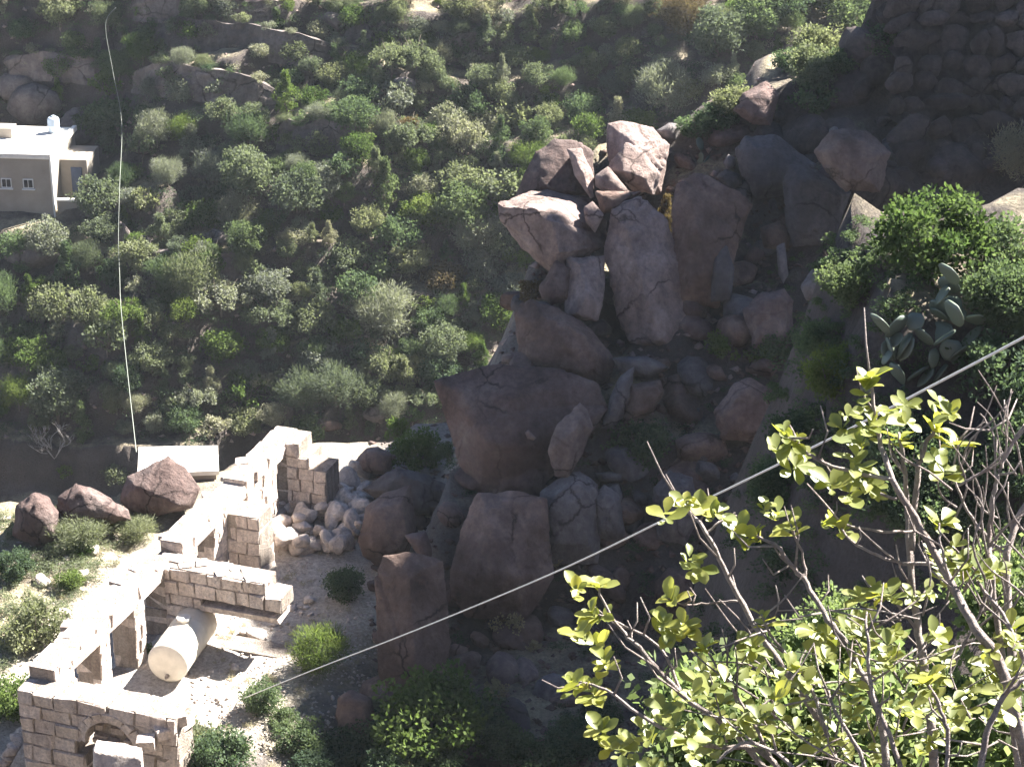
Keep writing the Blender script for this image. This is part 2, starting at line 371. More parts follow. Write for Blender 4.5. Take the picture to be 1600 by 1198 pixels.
def stone_wall(name, x0, y0, axis, length, thick, top, bottom=0.0, open_=(), course=.275, blen=.50, arch=None, jitter=.012):
    """wall running along local axis ('x' or 'y') from (x0,y0); top(s) -> height; open_ = [(s0,s1,z0,z1)]"""
    core = bmesh.new(); z = bottom; row = 0; specs = []
    while z < 6:
        h = course*srng.uniform(.85, 1.15); s = 0.0 if row % 2 == 0 else -blen*.5
        while s < length-1e-3:
            l = blen*srng.uniform(.7, 1.35); a = max(s, 0); b = min(s+l, length); s += l
            if length-b < .16: b = length; s = length
            if b-a < .1: continue
            segs = [(a, b)]
            for (o0, o1, oz0, oz1) in open_:
                if z+h*.55 > oz0 and z+h*.45 < oz1:
                    ns = []
                    for (p, q) in segs:
                        if q <= o0 or p >= o1: ns.append((p, q)); continue
                        if p < o0: ns.append((p, o0))
                        if q > o1: ns.append((o1, q))
                    segs = ns
            for (p, q) in segs:
                if q-p < .08: continue
                m = (p+q)/2
                if z+h*.5 > top(m): continue
                if arch:
                    ac, az, ar = arch
                    zz = z+h/2; inside = (abs(m-ac) < ar+.1 and zz < az) or (math.hypot(m-ac, zz-az) < ar+.13 and zz >= az)
                    if inside: continue
                    # trim a stone that would reach into the arch
                    half = ar if zz < az else math.sqrt(max(0, ar*ar-(max(0, zz-az-h*.5))**2))
                    if m < ac and q > ac-half: q = ac-half
                    if m > ac and p < ac+half: p = ac+half
                    if q-p < .08: continue
                specs.append((p, q, z, z+h))
        z += h; row += 1
        if z > 5.8: break
    for (p, q, z0, z1) in specs:
        m = (p+q)/2; zc = (z0+z1)/2; hl = (q-p)/2; hh = (z1-z0)/2; ht = thick/2-.03
        c = Vector((x0+m, y0+thick/2, zc)) if axis == 'x' else Vector((x0+thick/2, y0+m, zc))
        ax, ay = (Vector((hl, 0, 0)), Vector((0, ht, 0))) if axis == 'x' else (Vector((ht, 0, 0)), Vector((0, hl, 0)))
        box(core, c, ax, ay, Vector((0, 0, hh)))
    fb = .02; box(core, Vector((x0+length/2, y0+thick/2, bottom-.11)) if axis == 'x' else Vector((x0+thick/2, y0+length/2, bottom-.11)), Vector((length/2-.01 if axis == 'x' else thick/2-.04, 0, 0)), Vector((0, thick/2-.04 if axis == 'x' else length/2-.01, 0)), Vector((0, 0, .13)))
    w = mesh_obj(name, from_bm('mortar', core, M['mortar'], False), None, ruin)
    for (p, q, z0, z1) in specs:
        m = (p+q)/2; zc = (z0+z1)/2; l = q-p-.014; h = z1-z0-.014; t = thick+srng.uniform(-.01, .05)
        off = srng.uniform(-jitter, jitter)
        if axis == 'x': stone(w, (x0+m, y0+thick/2+off, zc), (l, t, h), 0, .008)
        else: stone(w, (x0+thick/2+off, y0+m, zc), (t, l, h), 0, .008)
        NST[0] += 1
    return w
def wob(base, amp, seed, drop=None):
    def f(s):
        z = base+amp*mnoise.noise(Vector((s*1.3, seed*3.7, 0)))*1.6
        if drop: z = min(z, drop(s))
        return z
    return f
H = ZT-ZB
# long wall with window and door openings (s measured along U)
TL = .56
def s_of(px, py, z):                      # position along the inner face of the long wall for a pixel
    p = PZ(px, py, z); return (p-O0).dot(U)
OPENS = []
ZL = ZT-.30                                # lintel level
for (px0, px1, py1) in ((120, 152, 1006), (171, 206, 952), (217, 250, 902), (292, 321, 824), (335, 366, 777), (405, 434, 701)):
    s1 = s_of(px1, py1, ZL); w_ = (px1-px0)/34.0
    OPENS.append((s1-w_, s1, 0.0, H-.30))
def long_top(s):
    z = H+.05*math.sin(s*2.1)
    if s > RLEN-.9: z += .12
    return z
wl_ = stone_wall('long_wall', 0, 0, 'y', RLEN, TL, long_top, 0, OPENS, .30, .62)
# lintels over the openings
for (a, b, z0, z1) in OPENS:
    stone(wl_, (TL/2, (a+b)/2, H-.155), (TL+.03, (b-a)+.34, .27), 0, .01, 'lintel'); NST[0] += 1
# front wall with blocked arch
FW = 3.35
front = stone_wall('front_wall', 0, -.47, 'x', FW, .66, lambda s: H-.02-(0 if s < 2.45 else (s-2.45)*.35), -1.6, (), .31, .54, (1.92, H-1.02, .50))
for k in range(9):                         # arch ring
    th = math.pi*(k+.5)/9; r = .61
    stone(front, (1.92-r*math.cos(th), -.14, H-1.02+r*math.sin(th)), (.205, .715, .21), 0, 0, 'arch_stone').rotation_euler = (0, th-math.pi/2, 0); NST[0] += 1
bmf = bmesh.new(); box(bmf, Vector((1.92, -.05, .1)), Vector((.5, 0, 0)), Vector((0, .12, 0)), Vector((0, 0, 1.05)))
mesh_obj('arch_infill', from_bm('arch_infill', bmf, M['mortar'], False), None, ruin)
for k in range(16):
    stone(front, (1.92+srng.uniform(-.42, .42), -.19+srng.uniform(-.04, .03), srng.uniform(-.5, 1.1)), (srng.uniform(.14, .3), .2, srng.uniform(.1, .2)), 0, .12, 'infill_stone'); NST[0] += 1
# cross wall with doorway, first room
sC = s_of(262, 893, ZT-.1)
def ctop(s): return H-.12-(.0 if s < 2.3 else (s-2.3)*.9)
cross = stone_wall('cross_wall', TL, sC, 'x', 3.0, .62, ctop, 0, [(.85, 3.2, 0, 1.0)], .29, .42)
stone(cross, (TL+1.68, sC+.31, .93), (1.8, .64, .15), 0, 0, 'lintel'); NST[0] += 1
# spur walls farther back
sD = s_of(380, 815, ZT-.35); stone_wall('spur_wall', TL, sD, 'x', .78, .75, lambda s: H-.28-(.0 if s < .5 else .0), 0, (), .29, .40)
sE = s_of(446, 716, ZT-.35); stone_wall('spur_wall', TL, sE, 'x', 1.0, .8, lambda s: H-.1-(0 if s < .35 else .35), 0, (), .29, .42)
# loose blocks lying along the wall heads
def loose(x, y, z, s, rz): 
    o = stone(None, (0, 0, 0), s, rz, .12, 'loose_stone'); p = ruin.matrix_basis @ Vector((x, y, z)); o.location = p; o.rotation_euler[2] -= RZ
    return o
lrng = random.Random(21); nl = 0
for i in range(15):
    s = lrng.uniform(.1, RLEN-1.6)
    x = lrng.choice([lrng.uniform(-.05, .12), lrng.uniform(.1, .5)])
    o = loose(x, s, H+.03+.04*math.sin(s*2.1), (lrng.uniform(.16, .3), lrng.uniform(.18, .34), lrng.uniform(.09, .14)), lrng.uniform(0, 3.1))
    tag(o, 'small loose block lying on top of the long pierced ruin wall', 'stone', 'loose blocks along the long wall head')
for i in range(12):
    o = loose(lrng.uniform(.3, 2.9), sC+lrng.uniform(.05, .5), H-.02-.05*i/12, (lrng.uniform(.16, .3), lrng.uniform(.16, .3), lrng.uniform(.08, .16)), lrng.uniform(0, 3.1))
    tag(o, 'small loose block lying on the cross wall above the doorway', 'stone', 'loose blocks on the cross wall')
for i in range(6):
    o = loose(lrng.uniform(2.75, 3.35), -.45+lrng.uniform(-.35, .5), H-.35-lrng.uniform(0, .5)+.1, (lrng.uniform(.22, .4), lrng.uniform(.2, .36), lrng.uniform(.18, .28)), lrng.uniform(0, 3.1))
    tag(o, 'broken stone at the crumbling right end of the front wall', 'stone', 'broken stones at the front wall end')
print('ruin stones', NST[0])
# big bright block in front of the arch
boulder('big sunlit white block standing in front of the arch of the ruin', 38.6, [(143, 1168), (150, 1152), (190, 1156), (226, 1164), (230, 1230), (146, 1230)], 1.0, [(146, 1172, -.5), (224, 1182, -.5), (224, 1230, -.5), (146, 1230, -.5)], 'rubble', .03, .12, 'stone_block')

# ------------------------------------------------------------------ water tank lying in the first room
tc = PZ(262, 1036, ZB+.46); ta = (PZ(312, 966, ZB+.46)-tc); ta.z = 0; ta.normalize()
tank = empty('water_tank', (tc.x, tc.y, ZB), 0); tag(tank, 'cylindrical off-white water tank lying on the shaded floor of the ruin', 'tank')
bm = bmesh.new(); r0 = .43; L0 = 1.75; prof = [(-.06, .0), (-.055, r0*.5), (-.03, r0*.9), (0, r0), (.03, r0*1.02), (.06, r0), (.55, r0), (.58, r0*1.02), (.61, r0), (1.12, r0), (1.15, r0*1.02), (1.18, r0), (L0, r0), (L0+.04, r0*.85), (L0+.06, 0)]
side = ta.cross(Vector((0, 0, 1))).normalized(); upv = Vector((0, 0, 1)); n = 40; rings = []
for (s, r) in prof: rings.append([bm.verts.new(ta*s+Vector((0, 0, .46))+(side*math.cos(2*math.pi*k/n)+upv*math.sin(2*math.pi*k/n))*max(r, .002)) for k in range(n)])
for a, b in zip(rings, rings[1:]):
    for k in range(n): bm.faces.new((a[k], a[(k+1) % n], b[(k+1) % n], b[k]))
bmesh.ops.recalc_face_normals(bm, faces=bm.faces)
mesh_obj('shell', from_bm('shell', bm, M['tank']), None, tank)
bm = bmesh.new(); c = ta*1.0+Vector((0, 0, .46+r0))
tube(bm, [c+Vector((0, 0, q)) for q in (-.03, .05, .055, .09)], [.12, .12, .15, .145], 20)
mesh_obj('filler_cap', from_bm('filler_cap', bm, M['concrete'], False), None, tank)

bm = bmesh.new(); c = ta*-.05+Vector((0, 0, .2)); tube(bm, [c, c-ta*.06, c-ta*.065, c-ta*.1], [.045, .045, .03, .03], 12); mesh_obj('outlet', from_bm('outlet', bm, M['mortar'], False), None, tank)
for q in (.35, 1.4):
    bm = bmesh.new(); box(bm, ta*q+Vector((0, 0, .02)), side*.3, ta*.06, Vector((0, 0, .05))); mesh_obj('cradle', from_bm('cradle', bm, M['mortar'], False), None, tank)
# ------------------------------------------------------------------ rubble heap by the ruin
hrng = random.Random(9); nr = 0
for i in range(400):
    px = hrng.uniform(418, 572); py = hrng.uniform(735, 872)
    if py < 790-(px-430)*.35 or py > 890-(px-430)*.22: continue
    p = hit(px, py)
    if p is None or p.y > 53: continue
    if nr >= 78: break
    s = hrng.uniform(.16, .42)
    k = hrng.randrange(8); lab = '%s pale stone %s of the rubble heap right of the ruin' % ('large' if s > .34 else 'medium' if s > .24 else 'small', 'at the upper back' if py < 785 else ('at the right end' if px > 505 else 'near the spur walls' if px < 455 else 'in the middle'))
    rock_copy('rubble_stone', k, p+Vector((0, 0, s*.3+hrng.uniform(0, .35))), (s, s*hrng.uniform(.75, 1), s*hrng.uniform(.7, 1)), lab, lab+'s', 'rubble', None, 'stone', .9); nr += 1
for i in range(130):     # scattered stones on the bright floor
    px = hrng.uniform(330, 575); py = hrng.uniform(880, 1110)
    p = hit(px, py); s = hrng.uniform(.05, .14)*(2.2 if hrng.random() < .2 else 1)
    if p is None or p.z > -23.8 or px > 590-(py-900)*.75: continue
    rock_copy('scattered_stone', hrng.randrange(8), p+Vector((0, 0, s*.2)), (s, s*.8, s*.6), '%s stone scattered on the bright ground %s' % ('larger' if s > .15 else 'small', 'inside the first room' if px < 400 and py > 960 else 'below the rubble heap' if py < 950 else 'at the shadow edge'), 'stones scattered on the bright ground', 'rubble', None, 'stone')
for i in range(40):     # outside, left of the wall
    px = hrng.uniform(0, 250); py = hrng.uniform(800, 1190)
    if px > 45+(1046-py)*.98-25: continue
    p = hit(px, py); s = hrng.uniform(.1, .32)
    if p is None: continue
    rock_copy('field_stone', hrng.randrange(8), p+Vector((0, 0, s*.15)), (s, s*.8, s*.6), '%s pale field stone among the bushes %s' % ('large' if s > .22 else 'small', 'behind the red boulders end of the wall' if py < 900 else 'left of the long wall' if py < 1046 else 'left of the front wall'), 'field stones left of the ruin', 'rubble', None, 'stone')
for i in range(9):      # low line of stones at the left bottom
    px = 44-i*5; py = 1135+i*9
    p = hit(px, py); s = hrng.uniform(.16, .26)
    rock_copy('edging_stone', hrng.randrange(8), p+Vector((0, 0, .1)), (s, s*.8, s*.7), 'white stone in the short line running down left of the front wall', 'stone line left of the front wall', 'rubble', None, 'stone')

# ------------------------------------------------------------------ small hut with white flat roof behind the ruin
hp = [PZ(215, 740, -24.0), PZ(342, 735, -24.0), PZ(340, 696, -24.0), PZ(217, 698, -24.0)]
hc = sum(hp, Vector())/4; hut = empty('flat_roofed_hut', (hc.x, hc.y, -27.0)); tag(hut, 'small hut with a flat white concrete roof behind the red rock and long wall', 'hut')
bm = bmesh.new()
lo = [bm.verts.new((p.x-hc.x, p.y-hc.y, 2.88)) for p in hp]; hi = [bm.verts.new((p.x-hc.x, p.y-hc.y, 3.0)) for p in hp]
bm.faces.new(hi); bm.faces.new(lo[::-1])
for k in range(4): bm.faces.new((lo[k], lo[(k+1) % 4], hi[(k+1) % 4], hi[k]))
bmesh.ops.recalc_face_normals(bm, faces=bm.faces); mesh_obj('roof', from_bm('roof', bm, M['roof'], False), None, hut)
bm = bmesh.new()
lo = [bm.verts.new(((p.x-hc.x)*.93, (p.y-hc.y)*.93, 0)) for p in hp]; hi = [bm.verts.new(((p.x-hc.x)*.93, (p.y-hc.y)*.93, 2.885)) for p in hp]
for k in range(4): bm.faces.new((lo[k], lo[(k+1) % 4], hi[(k+1) % 4], hi[k]))
bmesh.ops.recalc_face_normals(bm, faces=bm.faces); mesh_obj('wall', from_bm('wall', bm, M['plaster'], False), None, hut)

# ------------------------------------------------------------------ far house at the upper left
hs = empty('hillside_house', HOUSE, R(-5)); tag(hs, 'plain cement house with bright flat roof and two small windows at left edge', 'house')
HW = 2.45   # wall height
def hbox(name, x0, x1, y0, y1, z0, z1, m, parent=hs):
    bm = bmesh.new(); box(bm, Vector(((x0+x1)/2, (y0+y1)/2, (z0+z1)/2)), Vector(((x1-x0)/2, 0, 0)), Vector((0, (y1-y0)/2, 0)), Vector((0, 0, (z1-z0)/2)))
    bmesh.ops.bevel(bm, geom=bm.edges[:], offset=.015, segments=1, affect='EDGES')
    return mesh_obj(name, from_bm(name, bm, m, False), None, parent)
hbox('wall', -6.5, 0, 0, 4.2, -1.5, HW, M['plaster'])
hbox('roof', -6.6, .1, -.1, 4.3, HW+.002, HW+.14, M['roof'])
hbox('parapet', -6.6, .1, -.1, .08, HW+.142, HW+.24, M['roof']); hbox('parapet', -.1, .1, .09, 4.3, HW+.142, HW+.24, M['roof'])
for xw in (-1.05, -2.05):
    w = hbox('window', xw-.24, xw+.24, -.035, .05, 1.05, 1.5, M['white_frame'])
    hbox('pane', xw-.19, xw-.02, -.05, -.03, 1.1, 1.45, M['dark_glass'], w); hbox('pane', xw+.02, xw+.19, -.05, -.03, 1.1, 1.45, M['dark_glass'], w)
    hbox('sill', xw-.3, xw+.3, -.1, .02, .98, 1.045, M['white_frame'], w)
hbox('rear_wing', .003, 1.25, 1.5, 3.6, -1.0, HW-.5, M['plaster'])
hbox('door', .5, 1.0, 1.44, 1.53, 0, 1.6, M['door_blue'])
hbox('downpipe', .02, .1, -.09, -.01, -1.0, HW, M['white_frame'])
hbox('roof_hatch', -3.2, -2.4, 2.4, 3.2, HW+.141, HW+.6, M['plaster']); hbox('roof_pipe', -1.2, -1.12, 1.0, 1.08, HW+.141, HW+.75, M['white_frame'])
yw = empty('yard_wall', HOUSE+Vector((0, 0, 0)), R(-5)); tag(yw, 'low plastered yard wall running right from the hillside house corner', 'wall')
hbox('wall_run', .15, 1.5, .1, .3, -1.4, .45, M['plaster'], yw); hbox('coping', .12, 1.53, .06, .34, .452, .53, M['roof'], yw)
bpy.context.view_layer.update(); bpos = hs.matrix_world @ Vector((-.75, 3.5, HW+.16))
brl = empty('water_barrel', (bpos.x, bpos.y, bpos.z)); tag(brl, 'pale blue plastic water barrel at the back of the hillside house roof', 'barrel')
bm = bmesh.new(); tube(bm, [Vector((0, 0, q)) for q in (-.02, .0, .08, .3, .32, .34, .6, .68, .72)], [.2, .24, .27, .27, .285, .27, .27, .22, .12], 20); mesh_obj('body', from_bm('body', bm, M['barrel']), None, brl)
bm = bmesh.new(); tube(bm, [Vector((0, 0, q)) for q in (.7, .76, .78)], [.1, .1, .02], 16); mesh_obj('lid', from_bm('lid', bm, M['barrel']), None, brl)

# ------------------------------------------------------------------ boulders of the spur
def Db(px, py, off=-.25):
    p = hit(px, py); d = depth(p)
    if px > 1190 and d < 43: d = 49.0-(py-380)*.012
    return d+off
DC = Db(950, 545, -.5); print('DC', DC)
def BO(label, D, outline, *a, **k):
    cx = sum(p[0] for p in outline)/len(outline); cy = sum(p[1] for p in outline)/len(outline)
    return boulder(label, D, [(cx+(p[0]-cx)*1.06, cy+(p[1]-cy)*1.06)+tuple(p[2:]) for p in outline], *a, **k)
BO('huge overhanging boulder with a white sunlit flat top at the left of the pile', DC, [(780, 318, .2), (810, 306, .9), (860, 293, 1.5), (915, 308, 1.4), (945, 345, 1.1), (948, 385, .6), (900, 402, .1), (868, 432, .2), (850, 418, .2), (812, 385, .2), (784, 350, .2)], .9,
   [(786, 322, -.15), (835, 324, -.55), (866, 347, -.6), (874, 396, -.45), (860, 420, -.15), (800, 360, -.15)], 'granite_lit')
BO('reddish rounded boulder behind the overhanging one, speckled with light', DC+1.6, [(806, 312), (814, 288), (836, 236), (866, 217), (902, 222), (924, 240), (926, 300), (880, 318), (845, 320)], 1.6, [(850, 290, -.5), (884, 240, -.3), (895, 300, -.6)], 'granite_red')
BO('tall pale standing slab wedged between the two upper boulders', DC+.9, [(886, 234), (908, 233), (929, 278), (930, 308), (921, 312), (896, 272)], .5, [(900, 250, -.15), (918, 295, -.2)], 'granite_lit')
BO('broad grey boulder crowning the top right of the pile', DC+2.6, [(947, 232), (950, 194), (975, 189), (1020, 199), (1044, 226), (1042, 262), (1030, 300), (990, 300), (955, 262)], 1.8, [(985, 205, .1), (1010, 240, -.6)], 'granite_lit')
BO('squarish boulder with a sunlit upper face below the crowning boulder', DC+1.3, [(950, 266), (978, 223), (1013, 230), (1038, 262), (1022, 306), (985, 288)], 1.1, [(972, 268, -.5), (1005, 278, -.5), (990, 232, .1)], 'granite_lit')
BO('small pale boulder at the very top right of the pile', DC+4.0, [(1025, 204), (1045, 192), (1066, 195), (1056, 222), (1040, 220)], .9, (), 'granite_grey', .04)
BO('small tilted stone with a bright face in the centre of the pile', DC+.8, [(930, 276), (950, 262), (966, 280), (986, 302), (960, 308), (932, 292)], .5, (), 'granite_lit', .03, .1)
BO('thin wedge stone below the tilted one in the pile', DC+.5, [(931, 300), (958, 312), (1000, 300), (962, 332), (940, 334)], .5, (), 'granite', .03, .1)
BO('small pointed slab standing on the bright top of the overhanging boulder', DC+.1, [(913, 325), (926, 315), (943, 336), (930, 363), (916, 348)], .3, (), 'granite_lit', .02, .08)
BO('massive grey boulder with a pitted sunlit left face at the right of the pile', DC+.2, [(942, 400), (958, 332), (998, 313), (1042, 350), (1072, 440), (1070, 520), (1060, 538), (986, 530), (968, 490), (950, 432)], 1.8, [(985, 370, -.5), (1005, 450, -.7), (1030, 530, -.5), (975, 470, -.3)], 'granite_lit', .09)
BO('flat topped wedge with a bright white cap under the overhanging boulder', DC-.3, [(884, 404, .3), (945, 400, .5), (932, 440), (943, 478), (936, 500), (882, 496), (890, 450)], .9, [(905, 410, -.1), (915, 460, -.35), (900, 490, -.3)], 'granite_lit')
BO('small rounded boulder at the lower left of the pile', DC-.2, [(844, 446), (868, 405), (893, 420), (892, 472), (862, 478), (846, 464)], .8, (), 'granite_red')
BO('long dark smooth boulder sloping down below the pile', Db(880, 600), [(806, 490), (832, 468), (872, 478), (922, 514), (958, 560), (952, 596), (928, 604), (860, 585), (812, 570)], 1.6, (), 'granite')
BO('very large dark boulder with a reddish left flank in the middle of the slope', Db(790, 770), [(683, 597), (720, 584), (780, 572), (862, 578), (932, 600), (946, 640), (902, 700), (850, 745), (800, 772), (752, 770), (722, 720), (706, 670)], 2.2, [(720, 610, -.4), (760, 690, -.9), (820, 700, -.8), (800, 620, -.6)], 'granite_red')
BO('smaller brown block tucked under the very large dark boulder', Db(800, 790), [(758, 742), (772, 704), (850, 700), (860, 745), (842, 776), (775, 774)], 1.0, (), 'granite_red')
BO('upright block with a brilliant white sunlit upper face beside the large boulder', Db(880, 750, -1.5), [(857, 704), (870, 664), (905, 629), (917, 641), (927, 670), (912, 710), (888, 744), (866, 742)], .8, [(872, 690, -.3), (905, 665, -.35), (890, 728, -.2)], 'granite_lit', .04, .1)
BO('small bright chip of stone perched on the large dark boulder', Db(790, 770, -1.2), [(820, 676), (826, 671), (838, 684), (834, 688), (824, 686)], .2, (), 'granite_lit', .01, .05)
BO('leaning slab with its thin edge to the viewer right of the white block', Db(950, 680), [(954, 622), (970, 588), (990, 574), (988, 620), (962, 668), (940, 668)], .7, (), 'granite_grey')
BO('flat cap stone lying across two slabs', Db(990, 640), [(958, 560), (1010, 556), (1044, 574), (1012, 592), (972, 584)], .7, (), 'granite_grey', .04)
BO('rounded brown boulder right of the leaning slab', Db(1000, 670), [(985, 602), (1030, 594), (1038, 612), (1022, 642), (978, 662)], .8, (), 'granite')
BO('big smooth grey domed boulder low in the middle of the slope', Db(890, 880), [(838, 800), (842, 768), (874, 742), (906, 731), (936, 756), (940, 800), (936, 880), (850, 880)], 1.5, (), 'granite_grey', .05)
BO('narrow grey boulder pressed against the domed grey boulder', Db(955, 850), [(924, 778), (944, 757), (970, 775), (974, 836), (960, 845), (936, 838)], .8, (), 'granite_grey', .04)
BO('thin flat slab resting behind the domed grey boulder', Db(950, 770), [(928, 738), (976, 739), (972, 754), (938, 752)], .6, (), 'granite_grey', .03, .1)
BO('wide shadowed rock face below the very large boulder', Db(780, 980), [(704, 890), (720, 820), (748, 774), (800, 768), (852, 782), (862, 900), (820, 965), (730, 960), (708, 930)], 1.8, [(760, 800, -.4), (800, 900, -.7), (740, 900, -.4)], 'granite')
BO('dark boulder at the left edge of the slope next to the rubble heap', Db(600, 890), [(562, 840), (572, 792), (600, 770), (642, 758), (655, 830), (635, 876), (592, 886), (570, 866)], 1.4, (), 'granite')
BO('dark flat topped boulder above the rubble heap edge', Db(640, 810), [(568, 764), (622, 726), (662, 738), (704, 762), (704, 806), (640, 810), (598, 786)], 1.4, (), 'granite_grey')
BO('small orange brown stone wedged between two dark boulders', Db(655, 890, -1.0), [(632, 836), (664, 829), (676, 858), (673, 884), (652, 864)], .5, (), 'granite_red', .03, .1)
BO('tall pillar like boulder standing right of the bright ground', Db(640, 1085), [(588, 905), (600, 872), (642, 864), (692, 880), (702, 1000), (692, 1062), (640, 1082), (596, 1076)], 1.5, [(640, 900, -.4), (650, 1050, -.5), (615, 1000, -.35)], 'granite')
BO('rounded brown rock in shadow below the pillar boulder', Db(555, 1150), [(526, 1120), (530, 1092), (550, 1080), (580, 1092), (584, 1150), (534, 1150)], .7, (), 'granite')
BO('small pale angular rock in shadow at the bottom of the picture', Db(490, 1168), [(477, 1156), (484, 1144), (500, 1139), (503, 1150), (494, 1168)], .3, (), 'granite_grey', .02, .08)
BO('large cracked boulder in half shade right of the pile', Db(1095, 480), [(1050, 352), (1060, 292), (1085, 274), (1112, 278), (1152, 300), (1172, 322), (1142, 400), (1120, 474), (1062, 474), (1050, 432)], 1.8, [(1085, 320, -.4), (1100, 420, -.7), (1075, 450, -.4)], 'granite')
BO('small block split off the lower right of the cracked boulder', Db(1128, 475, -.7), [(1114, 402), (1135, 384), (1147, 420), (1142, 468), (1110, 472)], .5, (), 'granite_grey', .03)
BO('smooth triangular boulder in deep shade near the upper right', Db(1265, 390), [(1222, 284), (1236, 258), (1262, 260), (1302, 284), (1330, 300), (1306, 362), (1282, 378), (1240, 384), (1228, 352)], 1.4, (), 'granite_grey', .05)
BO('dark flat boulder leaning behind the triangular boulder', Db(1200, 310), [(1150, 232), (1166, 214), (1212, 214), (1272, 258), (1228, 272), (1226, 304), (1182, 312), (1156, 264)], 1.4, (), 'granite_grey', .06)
BO('small round stone above the cracked boulder', Db(1140, 270), [(1129, 254), (1138, 241), (1150, 246), (1151, 262), (1136, 268)], .4, (), 'granite_grey', .02, .1)
BO('second small round stone lower beside the cracked boulder', Db(1140, 300), [(1120, 276), (1134, 264), (1156, 272), (1160, 288), (1140, 298)], .5, (), 'granite_grey', .02, .1)
BO('broad dark boulder high on the shaded slope at right', Db(1335, 305), [(1276, 236), (1300, 206), (1352, 204), (1392, 238), (1374, 300), (1322, 296), (1290, 266)], 1.5, (), 'granite')
BO('reddish overhanging rock with a lit left face high above the pile', Db(1180, 205, -.5), [(1144, 172), (1160, 146), (1196, 128), (1218, 148), (1206, 198), (1172, 194)], 1.2, (), 'granite_red')
BO('purplish flat sided boulder half hidden by shrubs in the shade', Db(1205, 545), [(1163, 484), (1190, 456), (1226, 450), (1242, 470), (1238, 544), (1176, 544)], 1.1, (), 'granite_red', .04)
BO('large dim boulder right of the leaves in the central shade', Db(1165, 695), [(1118, 644), (1148, 602), (1172, 594), (1202, 610), (1214, 660), (1184, 694), (1130, 686)], 1.2, (), 'granite')
BO('pale wedge of stone in the central shade', Db(1090, 725), [(1058, 690), (1094, 682), (1118, 702), (1102, 724), (1076, 714)], .5, (), 'granite_grey', .03, .1)
BO('narrow upright pale stone left of the triangular boulder base', Db(1222, 445), [(1213, 386), (1226, 380), (1232, 430), (1224, 444), (1216, 430)], .4, (), 'granite_grey', .02, .1)
BO('rounded grey boulder beneath the triangular boulder', Db(1290, 470), [(1254, 448), (1270, 420), (1300, 410), (1332, 430), (1312, 462), (1262, 468)], .9, (), 'granite_grey', .03)
BO('brown boulder lower left of the triangular boulder', Db(1210, 392), [(1188, 356), (1218, 345), (1236, 365), (1230, 388), (1194, 388)], .7, (), 'granite', .03)
BO('grey block just behind the top of the leafy foreground twigs', Db(1060, 855), [(1020, 764), (1046, 734), (1082, 746), (1092, 800), (1072, 852), (1026, 842)], 1.0, (), 'granite_grey')
BO('dim brown boulder behind the foreground branches', Db(1055, 965), [(1026, 910), (1044, 888), (1082, 894), (1082, 962), (1030, 964)], .8, (), 'granite')
# rocks behind the ruin on the left
BO('dark red boulder with a lit crest at the far left behind the ruin', Db(60, 850), [(20, 836), (26, 790), (55, 771), (76, 779), (91, 800), (89, 842), (60, 856)], 1.2, (), 'granite_red')
BO('long humped boulder with a sunlit back left of the red rock', Db(140, 832), [(84, 822), (92, 775), (120, 754), (152, 764), (198, 796), (202, 812), (112, 836)], 1.4, (), 'granite_red')
BO('big red slanting rock in front of the white roofed hut', Db(250, 805), [(188, 782), (200, 745), (262, 711), (292, 730), (312, 762), (300, 794), (240, 806), (200, 794)], 1.3, [(215, 760, -.4), (270, 750, -.3), (280, 790, -.5)], 'granite_red')
BO('rounded pale pink rock above the rubble heap', Db(585, 745), [(553, 720), (572, 700), (590, 699), (617, 712), (606, 740), (560, 740)], .9, (), 'granite', .04)

# smaller rocks filling the slope between the boulders
frng = random.Random(31); cnt = 0
for i in range(900):
    px = frng.uniform(580, 1420); py = frng.uniform(215, 1180)
    if px < 690 and py < 800: continue
    if px < 1040 and py < 440: continue
    p = hit(px, py)
    if p is None or p.y > 56 or p.y < 37 or cnt >= 150: continue
    s = frng.uniform(.12, .6)*(1 if frng.random() < .75 else 1.5); cnt += 1
    zone = 'low on the shaded slope' if py > 800 else ('in the middle of the shaded slope' if py > 500 else 'high on the shaded slope')
    side = 'behind the foreground branches' if px > 1000 and py > 650 else ('left of the triangular boulder' if px > 1000 else 'around the dark boulders')
    mt = frng.choice(['granite', 'granite_grey', 'granite_red', 'granite']); cw = {'granite': 'brown', 'granite_grey': 'grey', 'granite_red': 'reddish'}[mt]; sw = 'large' if s > .5 else 'medium' if s > .3 else 'small'
    rock_copy('slope_rock', frng.randrange(8), p+Vector((0, 0, s*.15)), (s, s*frng.uniform(.7, 1), s*frng.uniform(.6, .95)), '%s loose %s rock %s %s' % (sw, cw, zone, side), '%s %s rocks %s %s' % (sw, cw, zone, side), mt, None, 'rock', .7)
